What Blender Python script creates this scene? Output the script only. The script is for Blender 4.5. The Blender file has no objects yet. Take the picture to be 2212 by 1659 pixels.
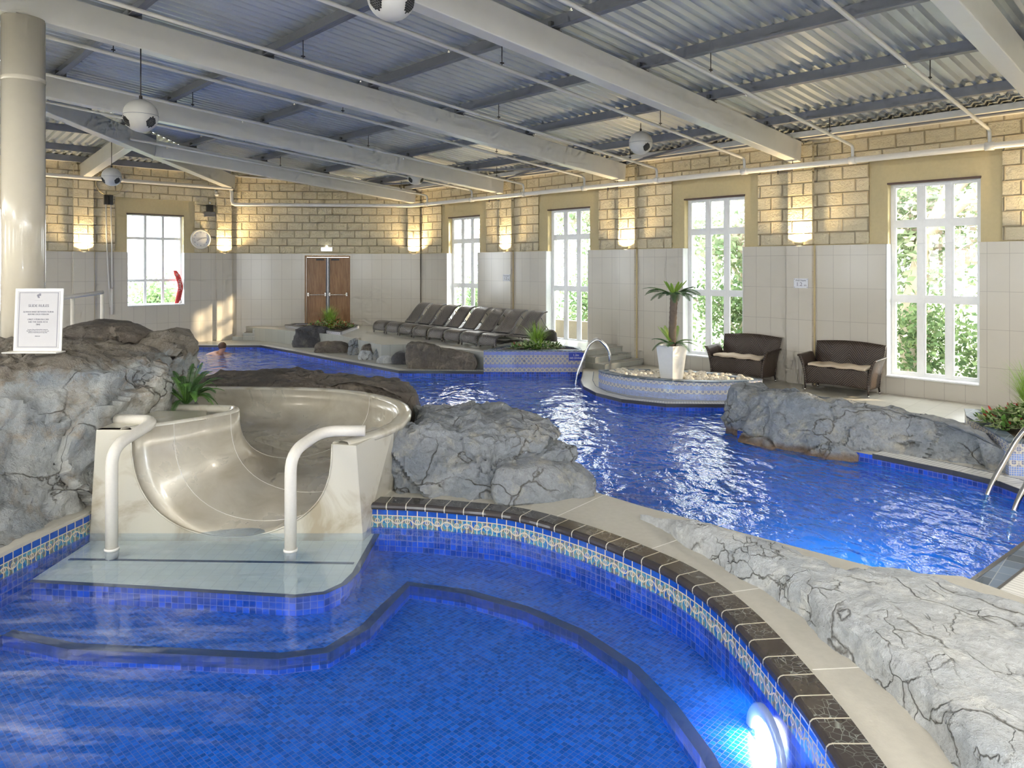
import bpy, bmesh, math, random
from mathutils import Vector, Matrix, noise
from mathutils.geometry import tessellate_polygon
random.seed(7)
sc = bpy.context.scene
COL = sc.collection
# ---------------------------------------------------------------- camera
F, CX, HY, EYE = 1563.0, 1106.0, 575.0, 2.2      # focal length in pixels of the 2212 px frame, eye height 2.2 m
cam = bpy.data.cameras.new('camera'); camo = bpy.data.objects.new('camera', cam); COL.objects.link(camo)
camo.location = (0, 0, EYE); camo.rotation_euler = (math.pi/2, 0, 0)
cam.sensor_fit = 'HORIZONTAL'; cam.sensor_width = 36; cam.lens = 36*F/2212
cam.shift_y = -(829.5-HY)/2212; cam.clip_end = 300; cam.clip_start = .05
sc.camera = camo
sc.view_settings.view_transform = 'Standard'; sc.view_settings.look = 'None'
sc.view_settings.exposure = 0.45; sc.view_settings.gamma = 1; sc.view_settings.use_curve_mapping = False
cy = sc.cycles
cy.use_denoising = True; cy.max_bounces = 5; cy.diffuse_bounces = 3; cy.glossy_bounces = 3
cy.use_adaptive_sampling = True; cy.adaptive_threshold = .12; cy.adaptive_min_samples = 12
cy.transparent_max_bounces = 12; cy.transmission_bounces = 2; cy.sample_clamp_indirect = 6
cy.caustics_reflective = False; cy.caustics_refractive = False
cy.use_light_tree = True
# ---------------------------------------------------------------- sky and sun
w = bpy.data.worlds.new('world'); sc.world = w; w.use_nodes = True
bgn = w.node_tree.nodes['Background']; bgn.inputs[0].default_value = (.95, .98, 1, 1); bgn.inputs[1].default_value = 12.0
sun = bpy.data.lights.new('sun', 'SUN'); suno = bpy.data.objects.new('sun', sun); COL.objects.link(suno)
sun.energy = 9; sun.angle = .03; sun.color = (1, .78, .5)
suno.rotation_euler = Vector((-1, .055, -.333)).to_track_quat('-Z', 'Y').to_euler()
# ---------------------------------------------------------------- room frame: t along the window wall, u into the room
C0 = Vector((7.54, 11.46, 0)); TD = Vector((-.689, .7247, 0)).normalized(); UD = Vector((-.7247, -.689, 0)).normalized()
def R(t, u, z=0): return C0 + TD*t + UD*u + Vector((0, 0, z))
SL = .0865
TA, UAB, TBC = 18.5, 4.32, 15.01                  # end wall, canted corner
def PX(x, y, z):
    "point on the horizontal plane z seen at pixel x, y"
    d = (EYE-z)*F/(y-HY); return Vector(((x-CX)/F*d, d, z))
def PD(x, y, d): return Vector(((x-CX)/F*d, d, EYE-(y-HY)/F*d))
ID = Matrix.Identity(3)
ROOM = Matrix((( -TD.x, UD.x, 0), (-TD.y, UD.y, 0), (0, 0, 1)))     # local x = -t, local y = u

# large soft daylight / lamp lights -------------------------------------------------
def area(name, loc, direction, sx, sy, power, color=(1, 1, 1), portal=False, spread=180):
    l = bpy.data.lights.new(name, 'AREA'); l.shape = 'RECTANGLE'; l.size = sx; l.size_y = sy; l.energy = power; l.color = color
    l.spread = math.radians(spread)
    o = bpy.data.objects.new(name, l); COL.objects.link(o); o.location = loc
    o.rotation_euler = Vector(direction).to_track_quat('-Z', 'Z').to_euler()
    if portal: l.cycles.is_portal = True
    return o

# ---------------------------------------------------------------- materials
class NT:
    def __init__(s, name):
        s.m = bpy.data.materials.new(name); s.m.use_nodes = True; s.t = s.m.node_tree; s.n = s.t.nodes; s.l = s.t.links
        s.n.clear(); s.out = s.n.new('ShaderNodeOutputMaterial')
    def new(s, ty, **k):
        n = s.n.new('ShaderNode'+ty)
        for a, b in k.items(): setattr(n, a, b)
        return n
    def put(s, sock, v):
        if isinstance(v, bpy.types.NodeSocket): s.l.new(v, sock)
        elif v is not None:
            if hasattr(sock.default_value, '__len__') and not hasattr(v, '__len__'): v = (v, v, v)
            if hasattr(sock.default_value, '__len__') and len(sock.default_value) == 4 and len(v) == 3: v = (*v, 1)
            sock.default_value = v
    def math(s, op, a, b=None, c=None):
        n = s.new('Math', operation=op)
        for i, v in enumerate((a, b, c)):
            if v is not None: s.put(n.inputs[i], v)
        return n.outputs[0]
    def mix(s, f, a, b, bt='MIX'):
        n = s.new('Mix', data_type='RGBA', blend_type=bt); s.put(n.inputs[0], f); s.put(n.inputs[6], a); s.put(n.inputs[7], b); return n.outputs[2]
    def uv(s): return s.new('TexCoord').outputs['UV']
    def pos(s): return s.new('NewGeometry').outputs['Position']
    def objc(s): return s.new('TexCoord').outputs['Object']
    def sep(s, v):
        n = s.new('SeparateXYZ'); s.put(n.inputs[0], v); return n.outputs
    def mapping(s, v, scale=(1, 1, 1), rot=(0, 0, 0), loc=(0, 0, 0)):
        n = s.new('Mapping'); s.put(n.inputs['Vector'], v); n.inputs['Scale'].default_value = scale; n.inputs['Rotation'].default_value = rot; n.inputs['Location'].default_value = loc; return n.outputs[0]
    def noise(s, v, scale=5, detail=3, rough=.55, dist=0):
        n = s.new('TexNoise'); s.put(n.inputs['Vector'], v); n.inputs['Scale'].default_value = scale; n.inputs['Detail'].default_value = detail
        n.inputs['Roughness'].default_value = rough; n.inputs['Distortion'].default_value = dist; return n.outputs['Fac']
    def voro(s, v, scale=5, feature='F1', out='Distance'):
        n = s.new('TexVoronoi', feature=feature); s.put(n.inputs['Vector'], v); n.inputs['Scale'].default_value = scale; return n.outputs[out]
    def ramp(s, f, stops):
        n = s.new('ValToRGB'); s.put(n.inputs[0], f); e = n.color_ramp.elements
        while len(e) < len(stops): e.new(.5)
        for i, (p, c) in enumerate(stops):
            e[i].position = p; c = c if hasattr(c, '__len__') else (c, c, c); e[i].color = (*c, 1)
        return n.outputs[0]
    def bump(s, h, strength=.3, dist=.02, normal=None):
        n = s.new('Bump'); s.put(n.inputs['Height'], h); n.inputs['Strength'].default_value = strength; n.inputs['Distance'].default_value = dist
        if normal is not None: s.put(n.inputs['Normal'], normal)
        return n.outputs[0]
    def bsdf(s, color, rough=.5, metal=0, normal=None, spec=.5, emis=None, estr=0, trans=0, coat=0, sub=0):
        n = s.new('BsdfPrincipled'); s.put(n.inputs['Base Color'], color); s.put(n.inputs['Roughness'], rough); s.put(n.inputs['Metallic'], metal)
        s.put(n.inputs['Specular IOR Level'], spec)
        if normal is not None: s.put(n.inputs['Normal'], normal)
        if emis is not None: s.put(n.inputs['Emission Color'], emis); s.put(n.inputs['Emission Strength'], estr)
        if coat: n.inputs['Coat Weight'].default_value = coat; n.inputs['Coat Roughness'].default_value = .08
        s.l.new(n.outputs[0], s.out.inputs[0]); return s.m
    def grid(s, u, v, du, dv, g, off=0):
        "1 on the joints of a du x dv grid (g = half joint width, metres)"
        r = s.math('FLOOR', s.math('DIVIDE', v, dv))
        if off: u = s.math('ADD', u, s.math('MULTIPLY', s.math('MODULO', s.math('ABSOLUTE', r), 2), du*off))
        a = s.math('PINGPONG', u, du/2); b = s.math('PINGPONG', v, dv/2)
        return s.math('MAXIMUM', s.math('LESS_THAN', a, g), s.math('LESS_THAN', b, g))
M = {}
def simple(name, color, rough=.5, metal=0, bumpy=0, bscale=40, var=.06, coat=0, spec=.5):
    k = NT(name); p = k.objc(); n = k.noise(p, bscale*.3, 3)
    c = k.mix(n, tuple(x*(1-var) for x in color), tuple(min(1, x*(1+var)) for x in color))
    nm = k.bump(k.noise(p, bscale, 4), .3, bumpy) if bumpy else None
    M[name] = k.bsdf(c, rough, metal, nm, coat=coat, spec=spec)
def emit(name, color, strength):
    k = NT(name); e = k.new('Emission'); k.put(e.inputs[0], color); e.inputs[1].default_value = strength
    k.l.new(e.outputs[0], k.out.inputs[0]); M[name] = k.m
simple('beam_paint', (.78, .76, .71), .32, bumpy=.0005, bscale=20, var=.04)
simple('purlin', (.26, .27, .31), .45, .3, var=.1)
simple('pipe_white', (.78, .76, .72), .3)
simple('rod_dark', (.06, .05, .05), .5, .5)
simple('ochre', (.60, .50, .29), .8, bumpy=.002, bscale=60, var=.08)
simple('white_frame', (.88, .89, .90), .25)
simple('white_sill', (.80, .82, .84), .3)
simple('column_paint', (.74, .67, .54), .2, coat=.3, var=.03)
simple('clock_white', (.80, .80, .80), .5)
simple('gloss_white', (.82, .79, .72), .22, coat=.3, var=.02)
simple('rail_white', (.76, .72, .64), .35, bumpy=.0006, bscale=150)
simple('black', (.02, .02, .02), .4)
simple('grey_box', (.16, .16, .17), .5)
simple('brown_trim', (.09, .05, .04), .5)
simple('steel', (.72, .70, .68), .16, 1.0, var=.03)
simple('speaker_white', (.66, .64, .60), .4)
simple('dark_hole', (.02, .02, .02), .8)
simple('paper', (.55, .54, .55), .6, var=.01)
simple('ink', (.22, .22, .27), .6)
simple('blue_plate', (.02, .05, .45), .3)
simple('plate_white', (.72, .74, .80), .3)
simple('red_foam', (.62, .05, .05), .5)
simple('white_ink', (.8, .8, .8), .5)
simple('skin', (.55, .30, .22), .5)
simple('blue_cap', (.02, .10, .55), .4)
simple('hair', (.10, .05, .03), .6)
simple('cushion', (.60, .50, .38), .8, bumpy=.002, bscale=200)
simple('pot_white', (.80, .79, .76), .25, coat=.4)
simple('leaf_dark', (.05, .13, .03), .45, var=.3)
simple('leaf_mid', (.12, .26, .05), .45, var=.3)
simple('leaf_bright', (.30, .48, .07), .5, var=.25)
simple('leaf_palm', (.06, .15, .05), .45, var=.3)
simple('leaf_varieg', (.42, .50, .26), .5, var=.4)
simple('flower_red', (.45, .04, .03), .5)
simple('soil', (.07, .05, .03), .9, bumpy=.02, bscale=60)
simple('pebble', (.74, .68, .58), .6, bumpy=.003, bscale=90, var=.15)
simple('dark_edge', (.05, .05, .06), .3)
simple('lens_ring', (.75, .75, .78), .2, .2)
simple('bark', (.16, .12, .09), .8, bumpy=.01, bscale=60, var=.3)
simple('branch', (.50, .44, .38), .8, var=.2)
emit('lamp_glow', (1, .80, .45), 30)
emit('pool_lens', (.92, .9, 1), 22)
emit('exit_glow', (.95, 1, .93), 5)
simple('cream_stone', (.50, .48, .42), .6, bumpy=.003, bscale=70, var=.1)
def tiled(name, col, joint, du, dv, g, rough=.25, var=.04, off=0, bump=.001, coords='uv', rot=0, loc=(0, 0, 0), jvar=None):
    k = NT(name)
    p = k.uv() if coords == 'uv' else k.pos()
    if rot or loc != (0, 0, 0): p = k.mapping(p, rot=(0, 0, rot), loc=loc)
    s = k.sep(p); j = k.grid(s[0], s[1], du, dv, g, off)
    cell = k.new('CombineXYZ'); k.put(cell.inputs[0], k.math('FLOOR', k.math('DIVIDE', s[0], du))); k.put(cell.inputs[1], k.math('FLOOR', k.math('DIVIDE', s[1], dv)))
    wn = k.new('TexWhiteNoise', noise_dimensions='3D'); k.put(wn.inputs['Vector'], cell.outputs[0])
    c = k.mix(wn.outputs[0], tuple(x*(1-var) for x in col), tuple(min(1, x*(1+var)) for x in col))
    c = k.mix(j, c, joint)
    M[name] = k.bsdf(c, rough, 0, k.bump(k.math('SUBTRACT', 1, j), .5, bump) if bump else None)
tiled('dado_tile', (.60, .565, .50), (.42, .39, .35), .3, .6, .0035, .16, .02)
tiled('deck_tile', (.56, .54, .48), (.42, .40, .36), .3, .3, .004, .35, .05, coords='pos', rot=.76)
tiled('terrace_tile', (.52, .51, .46), (.40, .38, .35), .3, .3, .004, .3, .05, coords='pos', rot=.76)
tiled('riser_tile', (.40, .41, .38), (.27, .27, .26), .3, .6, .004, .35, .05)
tiled('white_coping', (.78, .78, .75), (.45, .45, .43), .045, .5, .004, .3, .04)
tiled('water_mosaic', (.006, .15, .64), (.06, .15, .62), .10, .10, .004, .3, .2, coords='pos', bump=0, rot=.5)
tiled('wall_mosaic', (.010, .07, .50), (.16, .17, .45), .05, .05, .0025, .3, .5, bump=0)
tiled('spa_mosaic', (.005, .12, .56), (.17, .17, .46), .03, .03, .0014, .25, .35, coords='pos', bump=0, rot=.75)
tiled('cream_tile', (.86, .86, .72), (.74, .74, .62), .1, .1, .003, .3, .03, coords='pos')
tiled('blue_slate', (.10, .14, .20), (.3, .33, .38), .15, .15, .003, .45, .5, coords='pos', rot=.76)

k = NT('block')                                                    # rock-faced blockwork, 0.45 x 0.235
s = k.sep(k.uv()); j = k.grid(s[0], k.math('ADD', s[1], .0), .45, .235, .007, .5)
r = k.math('FLOOR', k.math('DIVIDE', s[1], .235)); uu = k.math('ADD', s[0], k.math('MULTIPLY', k.math('MODULO', k.math('ABSOLUTE', r), 2), .225))
a = k.math('PINGPONG', uu, .225); b = k.math('PINGPONG', s[1], .1175)
e = k.math('MINIMUM', k.math('MULTIPLY', a, 50), k.math('MULTIPLY', b, 50)); e = k.math('MINIMUM', e, 1)
p = k.uv(); h = k.math('ADD', k.math('MULTIPLY', k.noise(p, 11, 5, .7), 1.3), k.math('MULTIPLY', k.noise(p, 30, 4, .6), .35))
h = k.math('MULTIPLY', k.math('ADD', h, .05), e)
c = k.mix(k.noise(p, 3, 3), (.72, .62, .42), (.84, .75, .55)); c = k.mix(j, c, (.60, .50, .33))
M['block'] = k.bsdf(c, .85, 0, k.bump(h, 1.0, .042), spec=.2)

k = NT('corrugated')
p = k.pos(); M['corrugated'] = k.bsdf(k.mix(k.noise(p, 1.2, 3), (.52, .56, .60), (.66, .69, .70)), .38, .35)

k = NT('wood')
p = k.mapping(k.uv(), (9, .7, 1)); n = k.noise(p, 3, 5, .6, .8)
M['wood'] = k.bsdf(k.ramp(n, [(.3, (.20, .09, .03)), (.7, (.38, .20, .08))]), .35)

def wicker(name, ca, cb, sc1=.016):
    k = NT(name); s = k.sep(k.uv())
    v = k.math('ABSOLUTE', s[0])
    a = k.math('ADD', k.math('PINGPONG', s[0], .3), s[1])
    st = k.math('PINGPONG', a, sc1); st = k.math('DIVIDE', st, sc1)
    st2 = k.math('DIVIDE', k.math('PINGPONG', s[0], .006), .006)
    c = k.mix(k.math('GREATER_THAN', st, .45), ca, cb)
    M[name] = k.bsdf(c, .35, 0, k.bump(k.math('ADD', st, k.math('MULTIPLY', st2, .3)), .6, .006))
wicker('wicker_brown', (.012, .008, .007), (.095, .065, .05), .020)
wicker('wicker_grey', (.05, .05, .055), (.22, .20, .19), .022)

def rockmat(name, c1, c2, c3, fine=1.0, top=None, cracks=0):
    k = NT(name); p = k.objc()
    n1 = k.noise(p, 1.1, 5, .6, .6); n2 = k.noise(p, 4.5, 6, .65, .4); n3 = k.noise(p, 28, 6, .7)
    wv = k.new('VectorMath', operation='MULTIPLY_ADD'); nc = k.new('TexNoise'); nc.inputs['Scale'].default_value = 2.2; nc.inputs['Detail'].default_value = 5; k.put(nc.inputs['Vector'], p)
    k.l.new(nc.outputs['Color'], wv.inputs[0]); wv.inputs[1].default_value = (.6, .6, .6); k.l.new(p, wv.inputs[2])
    vr = k.voro(wv.outputs[0], 1.7, 'DISTANCE_TO_EDGE'); msk = k.ramp(k.noise(p, 1.9, 2), [(.46, 0), (.56, 1)])
    cr = k.math('SUBTRACT', 1, k.math('MULTIPLY', msk, k.ramp(vr, [(0, 1), (.022, 0)])))
    c = k.mix(k.ramp(n1, [(.40, 0), (.62, 1)]), c1, c2); c = k.mix(k.ramp(n2, [(.52, 0), (.68, 1)]), c, c3)
    c = k.mix(k.math('MULTIPLY', k.ramp(n3, [(.35, 1), (.6, 0)]), .45), c, tuple(x*.55 for x in c1))
    c = k.mix(k.math('MULTIPLY', k.math('SUBTRACT', 1, cr), .75), c, (.07, .06, .045))
    if top:
        z = k.math('ADD', k.sep(p)[2], k.math('MULTIPLY', k.math('SUBTRACT', n2, .5), .5)); c = k.mix(k.ramp(k.math('SUBTRACT', z, top[0]-.5), [(.47, 0), (.56, .85)]), c, k.mix(n3, top[1], top[2]))
    if cracks:
        v2 = k.voro(k.mapping(wv.outputs[0], (1, .45, 1), (0, 0, .5)), cracks, 'DISTANCE_TO_EDGE'); m2 = k.ramp(k.noise(p, 3.1, 2), [(.48, 0), (.6, 1)]); c2_ = k.math('MULTIPLY', m2, k.ramp(v2, [(0, 1), (.03, 0)]))
        c = k.mix(k.math('MULTIPLY', c2_, .6), c, (.10, .09, .06)); cr = k.math('SUBTRACT', cr, c2_)
    h = k.math('ADD', k.math('MULTIPLY', n3, .5), k.math('MULTIPLY', n2, .8)); h = k.math('ADD', h, k.math('MULTIPLY', k.voro(p, 9, 'F1'), .35))
    h = k.math('ADD', h, k.math('MULTIPLY', cr, .3))
    M[name] = k.bsdf(c, .62, 0, k.bump(h, .85*fine, .05), spec=.35)
rockmat('rock_grey', (.34, .36, .38), (.22, .25, .29), (.44, .42, .36))
rockmat('rock_light', (.66, .68, .69), (.52, .56, .60), (.78, .79, .77), 1.3, cracks=6)
rockmat('rock_brown', (.20, .17, .14), (.13, .115, .10), (.30, .26, .20))
rockmat('rock_dark', (.11, .11, .12), (.07, .07, .08), (.20, .19, .18))
rockmat('rock_left', (.54, .54, .50), (.28, .32, .36), (.38, .33, .26), 1.1, top=(1.22, (.20, .165, .125), (.28, .24, .19)))

k = NT('slide_gel')                                                 # cream fibreglass, faint dirty patches
p = k.objc(); n = k.noise(p, 2.2, 5, .6, .7)
c = k.mix(k.ramp(n, [(.5, 0), (.66, 1)]), (.60, .57, .48), (.42, .36, .26))
M['slide_gel'] = k.bsdf(c, .22, 0, k.bump(k.noise(p, 60, 3), .1, .003), coat=.5)
k = NT('slide_inner')
p = k.objc(); n = k.noise(p, 1.7, 5, .6, .7)
c = k.mix(k.ramp(n, [(.42, 0), (.72, 1)]), (.56, .52, .43), (.40, .35, .26))
M['slide_inner'] = k.bsdf(c, k.ramp(n, [(.4, .26), (.7, .4)]), .15, k.bump(k.noise(p, 9, 3), .15, .01), coat=.35)

k = NT('spa_band')                                                  # cobalt row above a row of teal and brown blobs in cream tracery
s = k.sep(k.uv()); u, v = s[0], s[1]
du = .09
top = k.math('GREATER_THAN', v, .108)
gl = k.math('LESS_THAN', k.math('PINGPONG', u, du/2), .0045)
gh = k.math('LESS_THAN', k.math('ABSOLUTE', k.math('SUBTRACT', v, .108)), .004)
gt = k.math('GREATER_THAN', v, .164)
def ring(k, u, v, du, cu, cv, r, w):
    x = k.math('SUBTRACT', k.math('MODULO', k.math('ADD', u, 40*du+cu), du), du/2)
    d = k.math('SQRT', k.math('ADD', k.math('POWER', x, 2), k.math('POWER', k.math('SUBTRACT', v, cv), 2)))
    return k.math('LESS_THAN', k.math('ABSOLUTE', k.math('SUBTRACT', d, r)), w)
rg = k.math('MAXIMUM', ring(k, u, v, du*2, 0, .085, .048, .004), ring(k, u, v, du*2, du, .03, .05, .004))
rg = k.math('MAXIMUM', rg, ring(k, u, v, du, du/2, .06, .018, .0035))
rg = k.math('MULTIPLY', rg, k.math('SUBTRACT', 1, top))
g = k.math('MAXIMUM', k.math('MAXIMUM', gl, gh), k.math('MAXIMUM', rg, gt))
blob = k.ramp(k.noise(k.mapping(k.uv(), (1, 1, 1)), 13, 2), [(.36, (.03, .14, .42)), (.46, (.10, .32, .42)), (.55, (.22, .20, .12)), (.62, (.02, .12, .45))])
cob = k.mix(k.noise(k.uv(), 11, 2), (.005, .03, .30), (.02, .14, .60))
c = k.mix(top, blob, cob); c = k.mix(g, c, (.62, .54, .40))
M['spa_band'] = k.bsdf(c, k.mix(g, .12, .6), 0, k.bump(k.math('SUBTRACT', 1, g), .5, .002))

k = NT('coping_dark')                                               # black glazed coping tiles with pale craze
s = k.sep(k.uv()); gl = k.math('LESS_THAN', k.math('PINGPONG', s[0], .0875), .0045)
p = k.uv(); cz = k.ramp(k.voro(k.mapping(p, (1, 1, 1)), 26, 'DISTANCE_TO_EDGE'), [(0, 1), (.05, 0)])
fac = k.math('MULTIPLY', k.math('MULTIPLY', cz, k.ramp(k.noise(p, 5, 2), [(.42, 0), (.6, .7)])), k.math('GREATER_THAN', s[1], .07))
c = k.mix(fac, k.mix(k.noise(p, 8, 3), (.030, .026, .026), (.075, .065, .062)), (.42, .46, .44)); c = k.mix(gl, c, (.58, .54, .44))
M['coping_dark'] = k.bsdf(c, .16, 0, k.bump(k.math('SUBTRACT', 1, gl), .5, .003), coat=.3)

def lattice(name, band0, base=(.50, .42, .30), solid=(.03, .08, .45), pale=.0):
    k = NT(name); s = k.sep(k.uv()); u, v = s[0], s[1]
    cell = .0235
    g = k.grid(u, v, cell, cell, .0022)
    P = .094
    x = k.math('SUBTRACT', k.math('MODULO', k.math('ADD', u, 60*P), P), P/2); y = k.math('SUBTRACT', k.math('MODULO', k.math('ADD', v, 60*P), P), P/2)
    d = k.math('SQRT', k.math('ADD', k.math('POWER', x, 2), k.math('POWER', y, 2)))
    rg = k.math('LESS_THAN', k.math('ABSOLUTE', k.math('SUBTRACT', d, .033)), .010)
    ce = k.math('LESS_THAN', d, .010)
    c = k.mix(rg, (.10, .14, .34), base); c = k.mix(ce, c, solid)
    bz = k.math('MODULO', k.math('ADD', v, band0), .26); sol = k.math('LESS_THAN', bz, .07)
    low = k.math('LESS_THAN', v, .10)
    c = k.mix(k.math('MAXIMUM', sol, low), c, k.mix(k.voro(k.mapping(k.uv(), (1, 1, 1)), 42, 'F1', 'Color'), solid, tuple(x*1.8 for x in solid)))
    c = k.mix(g, c, (.62, .60, .58))
    if pale: c = k.mix(pale, c, (.7, .7, .68))
    M[name] = k.bsdf(c, .2, 0, k.bump(k.math('SUBTRACT', 1, g), .4, .001))
lattice('lattice_dark', .02)
lattice('lattice_pale', .10, (.58, .55, .48), (.08, .18, .52), .18)
lattice('lattice_striped', .05, (.5, .5, .48), (.10, .18, .50), .25)

def water(name, s1, s2, strength, tint, rough, body, bcol, foam=False):
    k = NT(name); p = k.pos()
    n = k.math('ADD', k.math('MULTIPLY', k.noise(k.mapping(p, (1, .8, 1)), s1, 2, .5, .4), 1.0), k.math('MULTIPLY', k.noise(k.mapping(p, (1, .6, 1)), s2, 3, .6), .28))
    nm = k.bump(n, strength, .05)
    geo = k.new('NewGeometry'); dt = k.new('VectorMath', operation='DOT_PRODUCT'); k.l.new(geo.outputs['Incoming'], dt.inputs[0]); k.put(dt.inputs[1], nm)
    fres = k.math('ADD', .02, k.math('MULTIPLY', .98, k.math('POWER', k.math('SUBTRACT', 1, k.math('MINIMUM', 1, k.math('ABSOLUTE', dt.outputs['Value']))), 5)))
    tr = k.new('BsdfTransparent'); k.put(tr.inputs[0], tint)
    gl = k.new('BsdfGlossy'); gl.inputs['Roughness'].default_value = rough; k.put(gl.inputs['Normal'], nm); k.put(gl.inputs[0], (1, 1, 1))
    df = k.new('BsdfDiffuse'); tl = k.new('BsdfTranslucent'); k.put(df.inputs[0], bcol); k.put(tl.inputs[0], bcol)
    bd = k.new('MixShader'); bd.inputs[0].default_value = .5; k.l.new(df.outputs[0], bd.inputs[1]); k.l.new(tl.outputs[0], bd.inputs[2])
    inn = k.new('MixShader'); inn.inputs[0].default_value = body; k.l.new(tr.outputs[0], inn.inputs[1]); k.l.new(bd.outputs[0], inn.inputs[2])
    if foam:                                                         # churned water in front of the slide: thin streaks of foam
        x = k.sep(p); f = k.noise(k.mapping(p, (.55, 2.6, 1), (0, 0, .25)), 2.6, 5, .62, .6); f = k.ramp(f, [(.48, 0), (.74, .26)])
        nr = k.ramp(k.math('ADD', k.math('MULTIPLY', x[0], -.38), k.math('SUBTRACT', k.math('MULTIPLY', k.noise(p, .9, 2), .5), .55)), [(0, 0), (.55, 1)])
        fd = k.new('BsdfDiffuse'); k.put(fd.inputs[0], (.75, .78, .85)); fm = k.new('MixShader'); k.put(fm.inputs[0], k.math('MULTIPLY', f, nr)); k.l.new(inn.outputs[0], fm.inputs[1]); k.l.new(fd.outputs[0], fm.inputs[2]); inn = fm
    mx = k.new('MixShader'); k.put(mx.inputs[0], fres); k.l.new(inn.outputs[0], mx.inputs[1]); k.l.new(gl.outputs[0], mx.inputs[2])
    k.l.new(mx.outputs[0], k.out.inputs[0]); M[name] = k.m
water('pool_water', 2.8, 9, 1.3, (.66, .92, 1), .045, .66, (.004, .20, .68))
water('spa_water', 1.3, 4, .30, (.90, .97, 1), .05, .22, (.004, .15, .55), True)
k = NT('glass')
geo = k.new('NewGeometry'); dt = k.new('VectorMath', operation='DOT_PRODUCT'); k.l.new(geo.outputs['Incoming'], dt.inputs[0]); k.l.new(geo.outputs['Normal'], dt.inputs[1])
fres = k.math('ADD', .035, k.math('MULTIPLY', .96, k.math('POWER', k.math('SUBTRACT', 1, k.math('MINIMUM', 1, k.math('ABSOLUTE', dt.outputs['Value']))), 5)))
tr = k.new('BsdfTransparent'); k.put(tr.inputs[0], (.96, .98, .98)); gl = k.new('BsdfGlossy'); gl.inputs['Roughness'].default_value = .01
mx = k.new('MixShader'); k.put(mx.inputs[0], fres); k.l.new(tr.outputs[0], mx.inputs[1]); k.l.new(gl.outputs[0], mx.inputs[2]); k.l.new(mx.outputs[0], k.out.inputs[0]); M['glass'] = k.m
def leafmat(name, c1, c2, c3=None):
    k = NT(name); p = k.pos(); n = k.noise(p, 2.5, 3)
    c = k.mix(k.ramp(n, [(.35, 0), (.65, 1)]), c1, c2)
    if c3: c = k.mix(k.ramp(k.noise(p, 1.1, 2), [(.5, 0), (.6, 1)]), c, c3)
    d = k.new('BsdfDiffuse'); k.put(d.inputs[0], c); t = k.new('BsdfTranslucent'); k.put(t.inputs[0], c)
    mx = k.new('MixShader'); mx.inputs[0].default_value = .45; k.l.new(d.outputs[0], mx.inputs[1]); k.l.new(t.outputs[0], mx.inputs[2]); k.l.new(mx.outputs[0], k.out.inputs[0]); M[name] = k.m
leafmat('tree_leaf', (.20, .30, .17), (.34, .40, .26), (.54, .46, .42))
leafmat('bush_leaf', (.10, .18, .09), (.22, .30, .15))
leafmat('pale_twig', (.42, .36, .31), (.52, .47, .42))
simple('grass_ground', (.12, .14, .07), .9, var=.3, bscale=6)
simple('garden_wall', (.14, .125, .10), .9, var=.2, bscale=8)

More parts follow.
